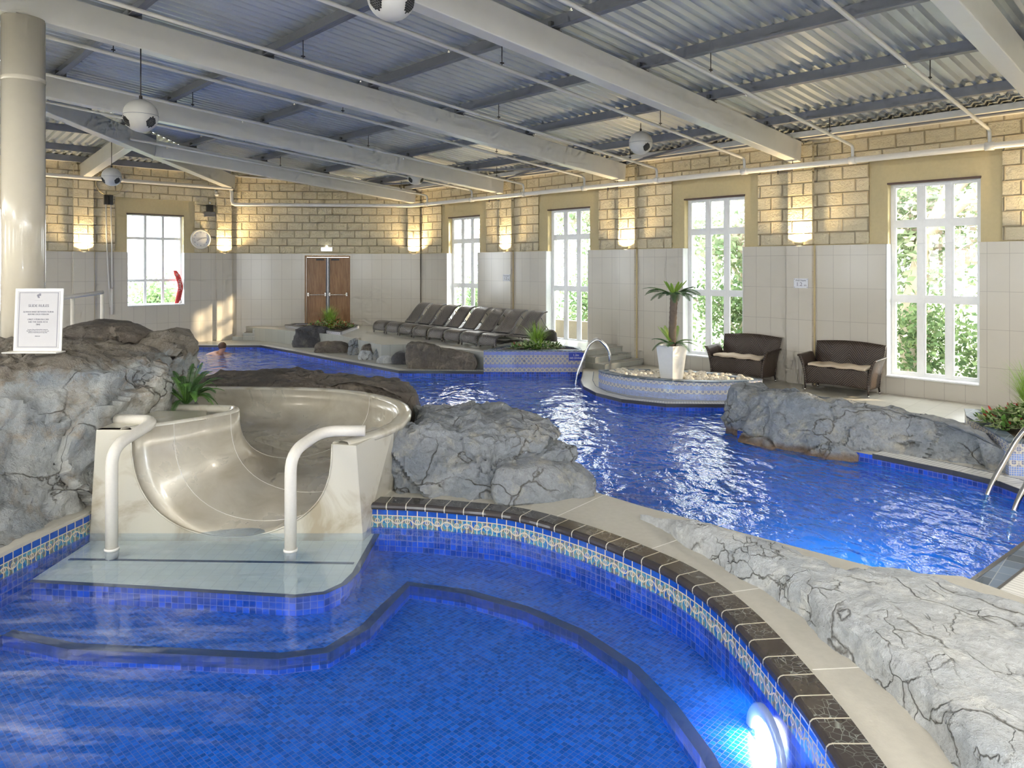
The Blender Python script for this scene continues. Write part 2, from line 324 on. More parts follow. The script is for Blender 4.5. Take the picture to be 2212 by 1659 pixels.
# ---------------------------------------------------------------- mesh builder
class MB:
    def __init__(s): s.v = []; s.f = []; s.uv = []; s.sm = []
    def vert(s, p): s.v.append(Vector(p)); return len(s.v)-1
    def face(s, ids, uv=None, smooth=False): s.f.append(tuple(ids)); s.uv.append(uv); s.sm.append(smooth)
    def poly(s, pts, uv=None, smooth=False):
        i = len(s.v); s.v += [Vector(p) for p in pts]; s.face(range(i, i+len(pts)), uv, smooth); return s
    def box(s, c, size, rot=ID):
        c = Vector(c); hx, hy, hz = size[0]/2, size[1]/2, size[2]/2
        i = len(s.v)
        for z in (-hz, hz):
            for x, y in ((-hx, -hy), (hx, -hy), (hx, hy), (-hx, hy)): s.v.append(c+rot@Vector((x, y, z)))
        W, D, H = size
        for q, uv in (((0, 3, 2, 1), (D, W)), ((4, 5, 6, 7), (W, D)), ((0, 1, 5, 4), (W, H)), ((1, 2, 6, 5), (D, H)), ((2, 3, 7, 6), (W, H)), ((3, 0, 4, 7), (D, H))):
            s.face([i+n for n in q], [(0, 0), (uv[0], 0), (uv[0], uv[1]), (0, uv[1])])
        return s
    def beam(s, a, b, w, h, up=Vector((0, 0, 1))):
        "box running from a to b, a/b on the centre line"
        a = Vector(a); b = Vector(b); d = b-a; x = d.normalized(); y = up.cross(x).normalized(); z = x.cross(y)
        return s.box((a+b)/2, (d.length, w, h), Matrix((x, y, z)).transposed())
    def grid(s, rows, closed=False, uv=None, smooth=True, flip=False):
        "rows of points -> quads"
        i0 = len(s.v); n = len(rows[0])
        for r in rows: s.v += [Vector(p) for p in r]
        for a in range(len(rows)-1):
            for b in range(n if closed else n-1):
                q = (i0+a*n+b, i0+a*n+(b+1) % n, i0+(a+1)*n+(b+1) % n, i0+(a+1)*n+b)
                t = None
                if uv: t = [uv(a, b), uv(a, b+1), uv(a+1, b+1), uv(a+1, b)]
                if flip: q = q[::-1]; t = t[::-1] if t else None
                s.face(q, t, smooth)
        return s
    def tube(s, pts, r, n=10, caps=True, closed=False):
        pts = [Vector(p) for p in pts]; rr = r if hasattr(r, '__len__') else [r]*len(pts); rows = []
        up = None; L = 0; ls = []
        for i, p in enumerate(pts):
            a = pts[i-1] if (i > 0 or closed) else p; b = pts[(i+1) % len(pts)] if (i < len(pts)-1 or closed) else p
            t = (b-a).normalized()
            if up is None: up = Vector((0, 0, 1)) if abs(t.z) < .9 else Vector((1, 0, 0))
            x = t.cross(up).normalized(); y = x.cross(t).normalized(); up = y
            rows.append([p+(x*math.cos(k*2*math.pi/n)+y*math.sin(k*2*math.pi/n))*rr[i] for k in range(n)])
            if i: L += (p-pts[i-1]).length
            ls.append(L)
        if closed: rows.append(rows[0]); ls.append(L)
        s.grid(rows, closed=True, uv=lambda a, b: (b/n*.1, ls[a]))
        if caps and not closed: s.poly(rows[0][::-1]); s.poly(rows[-1])
        return s
    def lathe(s, c, prof, n=24, smooth=True):
        c = Vector(c); s.grid([[c+Vector((r*math.cos(k*2*math.pi/n), r*math.sin(k*2*math.pi/n), z)) for k in range(n)] for r, z in prof], closed=True, smooth=smooth, uv=lambda a, b: (b/n, a*.1)); return s
    def prism(s, poly, z0, z1, top=True, bottom=True, holes=(), sides=True):
        loops = [poly, *holes]
        for k, lp in enumerate(loops):
            if not sides: break
            n = len(lp); L = 0
            for i in range(n):
                a = Vector((lp[i][0], lp[i][1], 0)); b = Vector((lp[(i+1) % n][0], lp[(i+1) % n][1], 0)); d = (b-a).length
                s.poly([(a.x, a.y, z0), (b.x, b.y, z0), (b.x, b.y, z1), (a.x, a.y, z1)], [(L, 0), (L+d, 0), (L+d, z1-z0), (L, z1-z0)]); L += d
        tl = tessellate_polygon([[Vector((p[0], p[1], 0)) for p in lp] for lp in loops]); pts = [p for lp in loops for p in lp]
        for z, on in ((z1, top), (z0, bottom)):
            if not on: continue
            i0 = len(s.v); s.v += [Vector((p[0], p[1], z)) for p in pts]
            for tri in tl:
                a, b, c = tri; A, B, Cc = (Vector((pts[q][0], pts[q][1])) for q in (a, b, c))
                cr = (B-A).x*(Cc-A).y-(B-A).y*(Cc-A).x
                if (cr < 0) == (z == z1 and on): a, b = b, a
                s.face((i0+a, i0+b, i0+c), [(pts[q][0], pts[q][1]) for q in (a, b, c)])
        return s
    def sphere(s, c, r, n=12, m=8, sx=1, sy=1, sz=1):
        rows = []
        for i in range(m+1):
            th = math.pi*i/m; rows.append([(c[0]+r*sx*math.sin(th)*math.cos(k*2*math.pi/n), c[1]+r*sy*math.sin(th)*math.sin(k*2*math.pi/n), c[2]+r*sz*math.cos(th)) for k in range(n)])
        return s.grid(rows, closed=True)
    def build(s, name, mat, parent=None, bevel=0, recalc=True, local=False):
        me = bpy.data.meshes.new(name); o = bpy.data.objects.new(name, me); COL.objects.link(o)
        org = Vector((0, 0, 0))
        if parent is not None:
            o.parent = parent; q = parent
            while q is not None and not local: org += q.location; q = q.parent
        me.from_pydata([p-org for p in s.v], [], s.f)
        ul = me.uv_layers.new(name='UVMap'); li = 0
        buf = []
        for f, uv in zip(s.f, s.uv):
            if uv: [buf.extend(x) for x in uv]
            else: buf.extend([0.0]*(2*len(f)))
        ul.data.foreach_set('uv', buf)
        me.polygons.foreach_set('use_smooth', s.sm)
        if isinstance(mat, str): mat = M[mat]
        me.materials.append(mat)
        if recalc:
            bm = bmesh.new(); bm.from_mesh(me); bmesh.ops.remove_doubles(bm, verts=bm.verts, dist=.0004); bmesh.ops.recalc_face_normals(bm, faces=bm.faces); bm.to_mesh(me); bm.free()
        if bevel:
            b = o.modifiers.new('bevel', 'BEVEL'); b.width = bevel; b.segments = 2; b.limit_method = 'ANGLE'
        me.update(); return o
def thing(name, label, cat, loc=(0, 0, 0), group=None):
    o = bpy.data.objects.new(name, None); COL.objects.link(o); o.location = loc; o.empty_display_size = .1
    return tag(o, label, cat, group)
def tag(o, label, cat, group=None, kind=None):
    o['label'] = label; o['category'] = cat
    if group: o['group'] = group
    if kind: o['kind'] = kind
    return o
def struct(o, label=None):
    o['kind'] = 'structure'
    if label: o['label'] = label
    return o
def structe(name):
    o = bpy.data.objects.new(name, None); COL.objects.link(o); o['kind'] = 'structure'; return o
def copy_tree(o, parent=None):
    c = o.copy(); COL.objects.link(c)
    if parent is not None: c.parent = parent
    for ch in [x for x in o.children]: copy_tree(ch, c)
    return c
def spline(pts, n=8, closed=False):
    pts = [Vector(p) for p in pts]; out = []; N = len(pts)
    for i in range(N if closed else N-1):
        p0 = pts[i-1] if (i or closed) else pts[0]; p1 = pts[i]; p2 = pts[(i+1) % N]; p3 = pts[(i+2) % N] if (i+2 < N or closed) else pts[-1]
        for k in range(n):
            t = k/n; out.append(.5*((2*p1)+(p2-p0)*t+(2*p0-5*p1+4*p2-p3)*t*t+(3*p1-p0-3*p2+p3)*t**3))
    if not closed: out.append(pts[-1])
    return out
def text(body, size, loc, rot, mat, parent, name='lettering', align='CENTER', extrude=.0008):
    c = bpy.data.curves.new(name, 'FONT'); c.body = body; c.size = size; c.align_x = align; c.align_y = 'CENTER'; c.extrude = extrude
    tmp = bpy.data.objects.new(name, c); me = bpy.data.meshes.new_from_object(tmp); bpy.data.objects.remove(tmp); me.name = name; me.materials.clear(); me.materials.append(M[mat])
    o = bpy.data.objects.new(name, me); COL.objects.link(o)
    o.parent = parent; org = Vector((0, 0, 0)); q = parent
    while q is not None: org += q.location; q = q.parent
    o.location = Vector(loc)-org; o.rotation_euler = rot.to_euler() if isinstance(rot, Matrix) else rot
    return o
def inset(path, closed, d):
    "offset a plan path sideways by d (to the left of travel when d > 0)"
    out = []; n = len(path)
    for i, p in enumerate(path):
        a = path[i-1] if (i or closed) else p; b = path[(i+1) % n] if (i < n-1 or closed) else p
        t = Vector((b[0]-a[0], b[1]-a[1])).normalized(); out.append(Vector((p[0]-t.y*d, p[1]+t.x*d)))
    return out
def sweep(mb, path, prof, closed=False, smooth=False):
    "prof: list of (offset left, z); UV u = run length, v = profile length"
    n = len(path); L = [0]
    for i in range(1, n+(1 if closed else 0)): L.append(L[-1]+(Vector(path[i % n][:2])-Vector(path[i-1][:2])).length)
    V = [0]
    for i in range(1, len(prof)): V.append(V[-1]+math.hypot(prof[i][0]-prof[i-1][0], prof[i][1]-prof[i-1][1]))
    cols = [inset(path, closed, o) for o, z in prof]
    rows = []
    for i in range(n+(1 if closed else 0)): rows.append([(cols[j][i % n].x, cols[j][i % n].y, prof[j][1]) for j in range(len(prof))])
    mb.grid(rows, uv=lambda a, b: (L[a], V[b]), smooth=smooth); return mb
# ================================================================ THE ROOM
UP = Vector((0, 0, 1))
def face_rot(N): x = UP.cross(N).normalized(); return Matrix((x, UP, N)).transposed()
class Fr:                                                            # a wall frame: point a along, z up, o towards the room
    def __init__(s, P, T, N): s.P, s.T, s.N = P, T, N
    def __call__(s, a, z, o=0): return s.P+s.T*a+s.N*o+Vector((0, 0, z))
PAB, PBC = R(TA, UAB), R(TBC, 0)
FC = Fr(C0, TD, UD)                                                  # window wall, a = t
FA = Fr(R(TA, 0), UD, -TD)                                           # end wall, a = u
TB = (PAB-PBC); LB = TB.length; TB.normalize(); NB = Vector((-TB.y, TB.x, 0))
if NB.dot(Vector((0, -1, 0))) < 0: NB = -NB
FB = Fr(PBC, TB, NB)                                                 # canted wall with the door, a from the window-wall corner
FL = Fr(R(0, 20), TD, -UD); FK = Fr(R(-9, 0), UD, TD)                # walls out of view
def along(fr, px, o=0):
    "distance along a wall where pixel column px meets it"
    r = (px-CX)/F; P = fr.P+fr.N*o
    return (r*P.y-P.x)/(fr.T.x-r*fr.T.y)
def wallmesh(mb, fr, a0, a1, z0, z1, holes=(), o=0, thk=.3, top=None, back=True, reveal=True):
    A = sorted({a0, a1, *[h[0] for h in holes if a0 < h[0] < a1], *[h[1] for h in holes if a0 < h[1] < a1]})
    Z = sorted({z0, z1, *[h[2] for h in holes if z0 < h[2] < z1], *[h[3] for h in holes if z0 < h[3] < z1]})
    zt = (lambda a, z: min(z, top(a)) if top else z)
    for i in range(len(A)-1):
        for j in range(len(Z)-1):
            am, zm = (A[i]+A[i+1])/2, (Z[j]+Z[j+1])/2
            if any(h[0] < am < h[1] and h[2] < zm < h[3] for h in holes): continue
            q = [(A[i], Z[j]), (A[i+1], Z[j]), (A[i+1], zt(A[i+1], Z[j+1])), (A[i], zt(A[i], Z[j+1]))]
            mb.poly([fr(a, z, o) for a, z in q], q)
            if back: mb.poly([fr(a, z, o-thk) for a, z in q][::-1], q[::-1])
    def edge(p, q):
        d = math.hypot(q[0]-p[0], q[1]-p[1]); mb.poly([fr(*p, o), fr(*q, o), fr(*q, o-thk), fr(*p, o-thk)], [(0, 0), (d, 0), (d, thk), (0, thk)])
    if reveal:
        for h in holes:
            b0 = max(h[2], z0); b1 = min(h[3], z1); l, r_ = max(h[0], a0), min(h[1], a1)
            if b1 <= b0 or r_ <= l: continue
            edge((l, b0), (l, b1)); edge((r_, b1), (r_, b0))
            if h[2] > z0+1e-6: edge((l, b0), (r_, b0))
            if h[3] < z1-1e-6: edge((l, b1), (r_, b1))
    edge((a0, z0), (a0, zt(a0, z1))); edge((a1, z0), (a1, zt(a1, z1))); edge((a0, zt(a0, z1)), (a1, zt(a1, z1)))
ZD = 2.585
WC = [(-8.0, -6.61, .3, 3.64), (-3.95, -2.56, .3, 3.64), (.10, 1.49, .3, 3.64), (4.18, 5.58, .3, 3.64), (8.22, 9.62, .3, 3.64), (12.26, 13.66, .3, 3.64)]
WA = [(5.86, 7.36, 1.1, 3.66), (10.02, 11.55, 1.1, 3.66), (14.1, 15.6, 1.1, 3.66)]
WL = [(-6.5, -5.0, .5, 3.6), (-2.5, -1.0, .5, 3.6), (1.5, 3.0, .5, 3.6), (5.5, 7.0, .5, 3.6), (9.5, 11.0, .5, 3.6)]
WK = [(16.5, 18, .5, 3.6)]
DA, DB_ = along(FB, 757), along(FB, 659)
DOOR = (DA, DB_, .38, 2.53)
topB = lambda a: 4.72+a/LB*.37
PIL_C = [-5.09, -1.05, 2.99, 7.03, 11.07]; PIL_A = [8.43, 12.6, 16.8]
def grow(hs, e, up): return [(h[0]-e, h[1]+e, -1, h[3]+up) for h in hs]
for nm, fr, a0, a1, zt, holes, top in (('wall_right', FC, -9, TBC, 4.73, WC, None), ('wall_end', FA, UAB, 20, 5.10, WA, None), ('wall_back', FB, 0, LB, 5.2, [DOOR], topB),
                                       ('wall_left', FL, -9, TA, 4.62, WL, None), ('wall_near', FK, 0, 20, 4.62, WK, None)):
    mb = MB(); wallmesh(mb, fr, a0, a1, 0, zt, holes, 0, .3, top); W_ = struct(mb.build(nm, 'ochre'))
    mb = MB(); wallmesh(mb, fr, a0, a1, ZD+.02, zt, grow(holes, .30, .42) if nm != 'wall_back' else [(DA-.02, DB_+.02, 2, 2.62)], .035, .035, top, back=False); mb.build('stone_blockwork', 'block', W_)
    mb = MB(); wallmesh(mb, fr, a0, a1, 0, ZD, holes, .06, .06, None, back=False); mb.build('tile_dado', 'dado_tile', W_)
    if nm == 'wall_right': WRo = W_
    if nm == 'wall_end': WEo = W_
    if nm == 'wall_back': WBo = W_
def pilaster(fr, a, wdt, zt, parent, dep=.13):
    mb = MB(); wallmesh(mb, fr, a-wdt/2, a+wdt/2, ZD+.02, zt, [], dep, dep, None, back=False); mb.build('pilaster_stone', 'block', parent)
    mb = MB(); wallmesh(mb, fr, a-wdt/2-.01, a+wdt/2+.01, 0, ZD, [], dep+.03, dep+.03, None, back=False); mb.build('pilaster_tile', 'dado_tile', parent)
for t in PIL_C: pilaster(FC, t, .46, 4.5, WRo)
for u in PIL_A: pilaster(FA, u, .46, 4.86, WEo)
pilaster(FA, UAB+.42, .44, 4.86, WEo); pilaster(FB, .22, .36, 4.4, WBo)
# slim cream corner beads beside the pilasters
for fr, a, par in [(FC, t-.245, WRo) for t in PIL_C]+[(FA, u-.245, WEo) for u in PIL_A]+[(FA, UAB+.18, WEo)]:
    mb = MB(); mb.beam(fr(a, 0, .08), fr(a, ZD, .08), .05, .014, fr.N); mb.build('corner_bead', 'ochre', par)
def window(idx, fr, h, rows, cols=3, dep=-.17, fw=.055, mw=.075, sash=.03, sill=True):
    w_ = structe('window_%d' % idx); w_['label'] = 'white framed window with %d panes' % (cols*(len(rows)-1))
    a0, a1, z0, z1 = h; mb = MB(); rot = Matrix((fr.T, fr.N, UP)).transposed()
    def bar(al, ah, zl, zh, d=.07, o=dep): mb.box(fr((al+ah)/2, (zl+zh)/2, o), (ah-al, d, zh-zl), rot)
    bar(a0, a0+fw, z0, z1); bar(a1-fw, a1, z0, z1); bar(a0+fw, a1-fw, z0, z0+fw); bar(a0+fw, a1-fw, z1-fw, z1)
    ca = [a0+fw+(a1-a0-2*fw)*i/cols for i in range(cols+1)]
    for c in ca[1:-1]: bar(c-mw/2, c+mw/2, z0+fw, z1-fw, .066)
    zs = [z0+fw]+list(rows[1:-1])+[z1-fw]
    for z in zs[1:-1]: bar(a0+fw, a1-fw, z-mw/2, z+mw/2, .062)
    for i in range(cols):
        for j in range(len(zs)-1):
            al = ca[i]+(mw/2 if i else 0); ah = ca[i+1]-(mw/2 if i < cols-1 else 0); zl = zs[j]+(mw/2 if j else 0); zh = zs[j+1]-(mw/2 if j < len(zs)-2 else 0)
            for q in ((al, al+sash, zl, zh), (ah-sash, ah, zl, zh), (al+sash, ah-sash, zl, zl+sash), (al+sash, ah-sash, zh-sash, zh)): bar(*q, .04, dep+.005)
    mb.build('window_frame', 'white_frame', w_)
    mb = MB(); mb.poly([fr(a0+.03, z0+.03, dep-.01), fr(a1-.03, z0+.03, dep-.01), fr(a1-.03, z1-.03, dep-.01), fr(a0+.03, z1-.03, dep-.01)]); mb.build('glass_panes', 'glass', w_, recalc=False)
    if sill:
        mb = MB(); mb.box(fr((a0+a1)/2, z0+.012, -.02), (a1-a0-.004, .24, .024), rot); mb.build('window_sill', 'white_sill', w_)
        mb = MB()
        for a in (a0+.006, a1-.006): mb.box(fr(a, (z0+min(ZD, z1))/2+.012, -.03), (.012, .2, min(ZD, z1)-z0-.03), rot)
        mb.build('reveal_lining', 'white_sill', w_)
        mb = MB(); mb.box(fr((a0+a1)/2, z1-.015, -.05), (a1-a0+.02, .12, .03), rot); mb.build('head_trim', 'brown_trim', w_)
n = 1
for h in WC: window(n, FC, h, (h[2], 1.64, 2.93, h[3])); n += 1
for h in WA: window(n, FA, h, (h[2], 1.80, 2.98, h[3]), mw=.05, fw=.045, sash=.012); n += 1
for h in WL: window(n, FL, h, (h[2], 1.64, 2.93, h[3]), sill=False); n += 1
for h in WK: window(n, FK, h, (h[2], 1.64, 2.93, h[3]), sill=False); n += 1
for fr, hs in ((FC, WC), (FA, WA), (FL, WL), (FK, WK)):
    for h in hs: area('daylight_portal', fr((h[0]+h[1])/2, (h[2]+h[3])/2, -.28), fr.N, h[1]-h[0], h[3]-h[2], 1, portal=True)
# ---- double door
D = structe('door_1'); rotB = Matrix((FB.T, FB.N, UP)).transposed(); DM = (DA+DB_)/2
mb = MB(); mb.box(FB(DA+.02, 1.45, -.02), (.04, .14, 2.15), rotB); mb.box(FB(DB_-.02, 1.45, -.02), (.04, .14, 2.15), rotB); mb.box(FB(DM, 2.50, -.02), (DB_-DA, .14, .05), rotB); mb.build('door_frame', 'wood', D)
for sg, a0, a1 in ((1, DA+.045, DM-.004), (-1, DM+.004, DB_-.045)):
    mb = MB(); q = (a0, .39), (a1, .39), (a1, 2.47), (a0, 2.47); mb.box(FB((a0+a1)/2, 1.43, -.03), (a1-a0, .05, 2.08), rotB); leaf = mb.build('door_leaf', 'wood', D)
    mb = MB(); am = DM+(-.03 if sg == 1 else .03); mb.box(FB(am, 1.43, .004), (.05, .02, 2.06), rotB); mb.build('meeting_stile', 'grey_box', leaf)
    mb = MB(); mb.tube([FB(a0+.06, 1.33, .06), FB(a1-.06, 1.33, .06)], .016, 8); [mb.box(FB(a, 1.34, .03), (.05, .08, .10), rotB) for a in (a0+.06, a1-.06)]; mb.build('panic_bar', 'steel', leaf)
    mb = MB(); mb.box(FB((a0*.35+a1*.65) if sg == 1 else (a0*.65+a1*.35), 2.40, .01), (.24, .05, .05), rotB); mb.build('door_closer', 'black', leaf)
# ---- roof
UR = 13.0
zc = lambda u: 4.68+SL*min(u, 26-u)
za = lambda t: 5.05+SL*(TA-t)
CE = structe('ceiling')
PR = [(0, 0), (.05, 0), (.08, .048), (.145, .048), (.175, 0)]
mb = MB()
def strips(a0, a1, lim, pt):
    a = a0
    while a < a1:
        for i in range(4):
            p, q = a+PR[i][0], a+PR[i+1][0]
            if q > a1: break
            lp, lq = lim(p), lim(q)
            if lp[1]-lp[0] < .02 or lq[1]-lq[0] < .02: continue
            mb.poly([pt(p, lp[0], PR[i][1]), pt(q, lq[0], PR[i+1][1]), pt(q, lq[1], PR[i+1][1]), pt(p, lp[1], PR[i][1])])
        a += .175
strips(-9.3, TA, lambda t: (-.28 if t < TBC else (t-TBC)*UAB/(TA-TBC)-.1, min(UR, UAB+TA-t)+.02), lambda t, u, dz: R(t, u, zc(u)+dz))
strips(-9.3, TA, lambda t: (max(UR, t+3.18), 20.3), lambda t, u, dz: R(t, u, zc(u)+dz))
strips(UAB-.1, 20.3, lambda u: (max(TA-(u-UAB) if u < UR else u-3.18, -9), TA+.28), lambda u, t, dz: R(t, u, za(t)+dz))
mb.build('corrugated_deck', 'corrugated', CE, recalc=False)
PU = [.22, 1.40, 3.25, 5.05, 6.85, 8.65, 10.45, 12.25]
def tmax(u): return TBC+u*(TA-TBC)/UAB-.1 if u < UAB else TA-(u-UAB)-.05
for u in PU:
    z = 4.52+SL*u; mb = MB(); mb.beam(R(-9, u, z+.078), R(tmax(u), u, z+.078), .05, .155); mb.beam(R(-9, u+.03, z+.012), R(tmax(u), u+.03, z+.012), .10, .02); mb.build('purlin', 'purlin', CE)
    if u > 1 and u < 12: mb = MB(); u2 = 26-u; z = 4.52+SL*u; mb.beam(R(-9, u2, z+.078), R(max(-8, u2-12 if u2 > UR+9 else 9.8-(u2-UR)*-1), u2, z+.078), .05, .155); mb.build('purlin', 'purlin', CE)
for ua in PU[:-2]:
    z = 4.89+SL*ua; mb = MB(); a = R(TA-ua, UAB+ua+.05, z+.078); b = R(TA-ua, min(20, 21.68-ua), z+.078)
    mb.beam(a, b, .05, .155); mb.build('purlin', 'purlin', CE)
mb = MB(); mb.beam(R(-9, .07, 4.56), R(TBC, .07, 4.56), .16, .03); mb.beam(R(-9, .42, 4.60), R(TBC+.2, .42, 4.60), .10, .10); mb.build('eaves_board', 'pipe_white', CE)
mb = MB(); mb.beam(FB(0, 4.53, .06), FB(LB, 4.91, .06), .14, .03); mb.beam(R(TA-.07, UAB, 4.93), R(TA-.07, 20, 4.93), .16, .03); mb.build('eaves_board', 'pipe_white', CE)
for a, b in (((7.1, 1.5), (10.9, .25)), ((10.9, 1.5), (8.0, .25)), ((3.1, 1.5), (6.9, .25)), ((15.0, 1.4), (11.2, .2))):
    mb = MB(); mb.beam(R(a[0], a[1], 4.50+SL*a[1]), R(b[0], b[1], 4.50+SL*b[1]), .06, .05); mb.build('wind_brace', 'purlin', CE)
# beams (bottom face 4.10 at the wall, rising 0.0865)
BW, BH = .20, .38
def roofbeam(p, q, label, w_=BW, h_=BH):
    mb = MB(); mb.beam(p+Vector((0, 0, h_/2)), q+Vector((0, 0, h_/2)), w_, h_)
    d = (q-p); x = d.normalized()
    return tag(mb.build('roof_beam', 'beam_paint', bevel=.012), label, 'beam', 'white painted roof beams')
BL = {-5.09: 'white painted roof beam behind the camera end of the pool hall', -1.05: 'white painted steel roof beam crossing the top right corner of the photo',
      2.99: 'longest white roof beam, ending above the wall light between the two wicker sofas', 7.03: 'white roof beam running from the round white column to the third wall light from the right',
      11.07: 'white roof beam ending at the wall above the middle of the lounger row', 15.01: 'farthest white roof beam, ending at the corner of the stone walls beside the door wall'}
for t, lab in BL.items():
    u1 = UR if t < 9.8 else UAB+TA-t-.08
    b = roofbeam(R(t, .28, 4.10+SL*.28), R(t, u1, 4.10+SL*u1), lab)
    for u in PU:
        if u < u1-.3: mb = MB(); mb.box(R(t, u, 4.10+BH+SL*u+.06), (.05, .16, .13), ROOM); mb.box(R(t, u, 4.10+BH+SL*u+.008), (.16, .12, .014), ROOM); mb.build('cleat', 'grey_box', b)
for t in (-5.09, -1.05, 2.99, 7.03): roofbeam(R(t, UR, 4.10+SL*UR), R(t, 19.8, 4.10+SL*6.2), 'white roof beam on the far side of the ridge, out of view', BW, BH)
zh = lambda u: 4.47+SL*(u-UAB)
roofbeam(R(TA-.25, UAB+.25, zh(UAB+.25)), R(TA-(UR-UAB), UR, zh(UR)), 'white hip beam from the stone corner right of the clock up past the column', .22, .40)
roofbeam(R(TA-.2, 8.43, zh(UAB+.2)), R(TA-(8.43-UAB)+.1, 8.43, zh(8.43)-.01), 'short white beam from the hip beam down to the wall above the hanging ball speaker')
roofbeam(R(TA-.2, 12.6, zh(UAB+.2)), R(TA-(12.6-UAB)+.1, 12.6, zh(12.6)-.01), 'white roof beam on the end wall behind the round column')
# ---- sprinkler pipes
UPI = .47
def pipething(lab, pts, r, mat='pipe_white', grp='sprinkler pipes'):
    mb = MB(); mb.tube(pts, r, 12); return tag(mb.build('sprinkler_pipe', mat), lab, 'pipe', grp)
ZP = 4.03
PBo = FB(UPI*.6, 4.03, UPI)
main = pipething('thick white pipe running along the window wall and the door wall', [R(-9, UPI, ZP), R(TBC-.25, UPI, ZP), FB(.35, ZP, .42), FB(LB-.08, ZP, .42), FB(LB-.02, ZP+.02, .44), FB(LB-.0, ZP+.1, .45), FB(LB, ZP+.37, .45), FB(LB+.03, ZP+.44, .46), R(TA-.45, UAB+.30, 4.49), R(TA-.45, 19.6, 4.49)], .052)
for k in range(-3, 8):
    t = -.13+2.03*k; mb = MB(); mb.tube([R(t-.06, UPI, ZP), R(t+.06, UPI, ZP)], .066, 12); mb.build('tee_fitting', 'pipe_white', main)
BP = ['first', 'second', 'third', 'fourth', 'fifth', 'sixth', 'seventh', 'eighth']
for k in range(0, 8):
    t = -.13+2.03*k; ue = UR-.2 if t < 9.5 else UAB+TA-t-.3
    pts = [R(t, UPI, ZP), R(t, UPI, ZP+.20), R(t, UPI+.03, ZP+.245), R(t, UPI+.09, ZP+.26)]+[R(t, UPI+.09+(ue-UPI)*i/3, ZP+.26+SL*(ue-UPI)*i/3) for i in (1, 2, 3)]
    b = pipething('white branch pipe climbing the ceiling, %s riser from the right along the main pipe' % BP[k] if k >= 0 else 'white branch pipe under the ceiling near the camera', pts, .026)
    for u in PU[1:-1:2] if k % 2 else PU[2:-1:2]:
        if u < ue: mb = MB(); zz = ZP+.26+SL*(u-UPI); mb.tube([R(t, u, zz+.02), R(t, u, zz+.27)], .006, 5); mb.box(R(t, u, zz+.05), (.03, .05, .012), ROOM); mb.build('hanger_rod', 'rod_dark', b)
    for u in PU[2:-1:2]:
        if u+.9 < ue: mb = MB(); zz = ZP+.26+SL*(u+.9-UPI); mb.tube([R(t, u+.9, zz), R(t, u+.9, zz-.04), R(t, u+.9, zz-.07)], [.012, .008, .016], 6); mb.build('sprinkler_head', 'steel', b)
for t in (-1.05, 2.99, 7.03, 11.07):
    mb = MB(); mb.tube([R(t-.02, UPI, ZP-.08), R(t-.02, UPI, 4.55)], .006, 5); mb.tube([R(t-.02, UPI, ZP-.07), R(t+.26, UPI, ZP-.07)], .008, 5); mb.tube([R(t+.26, UPI, ZP-.12), R(t+.26, UPI, ZP+.0)], .014, 6)
    mb.build('hanger_rod', 'rod_dark', main)
# ---- column
cpos = R(7.03, 11.66); mb = MB(); mb.tube([(cpos.x, cpos.y, 0), (cpos.x, cpos.y, 4.10+SL*11.66)], .222, 40); cl = tag(mb.build('support_column', 'column_paint'), 'thick round cream column at the left edge behind the rock', 'column')
mb = MB(); mb.lathe((cpos.x, cpos.y, 0), [(.223, 4.36), (.226, 4.37), (.226, 4.40), (.223, 4.41)], 40); mb.build('joint_ring', 'column_paint', cl)
# ================================================================ FLOOR AND POOLS
POOL = [(-9.3, 20.0), (-6.95, 20.0), (-2.37, 15.15), (-.59, 15.05), (1.47, 15.05), (1.32, 13.9), (1.30, 13.2), (1.45, 12.5), (1.80, 11.9), (2.45, 11.5), (3.62, 11.46), (3.62, 10.6), (3.02, 9.7), (4.2, 8.43), (4.72, 7.75), (4.95, 7.35), (5.0, 6.9), (4.75, 6.4),
        (4.12, 5.80), (3.10, 4.98), (2.62, 5.0), (1.9, 5.66), (1.15, 6.36), (.66, 6.9), (.3, 7.35), (-1.0, 7.9), (-1.25, 8.9), (-1.4, 9.8), (-4.3, 10.0), (-7.0, 10.5), (-8.6, 11.5), (-9.6, 13.5), (-10.0, 16)]
SPAIN = [(-1.27, 6.36), (-.84, 6.31), (-.43, 6.216), (0, 6.07), (.473, 5.70), (.872, 5.25), (1.136, 4.84), (1.29, 4.35), (1.365, 3.75), (1.39, 3.2), (1.35, 2.6), (1.15, 1.9), (.6, 1.25), (-.4, .8), (-1.6, .8), (-2.8, 1.3), (-3.5, 2.3), (-3.78, 3.6), (-3.74, 5.2), (-3.62, 6.14)]
SP = [(p.x, p.y) for p in spline([(x, y, 0) for x, y in SPAIN], 6)]
SPC = SP + [(-3.62, 6.9), (-1.25, 6.9)]; SPH = SP + [(-3.62, 7.35), (-1.22, 7.35)]
ROOMPOLY = [R(-9, 0), R(TBC, 0), R(TA, UAB), R(TA, 20), R(-9, 20)]; ROOMPOLY = [(p.x, p.y) for p in ROOMPOLY]
mb = MB(); mb.prism(ROOMPOLY, -.02, 0, holes=[POOL, SPC], bottom=False, sides=False); struct(mb.build('floor', 'deck_tile', recalc=False))
WZ = -.10
mb = MB(); mb.prism(POOL, -.95, 0, top=False, bottom=False); pb = struct(mb.build('main_pool_wall', 'wall_mosaic')); pb.name = 'wall_pool'
mb = MB(); mb.prism(POOL, -.96, -.95, bottom=False, sides=False); struct(mb.build('floor_pool', 'water_mosaic', recalc=False))
mb = MB(); mb.prism(POOL, WZ-.01, WZ, bottom=False, sides=False); tag(mb.build('pool_water', 'pool_water', recalc=False), 'blue rippled water of the large swimming pool', 'water', kind='stuff')
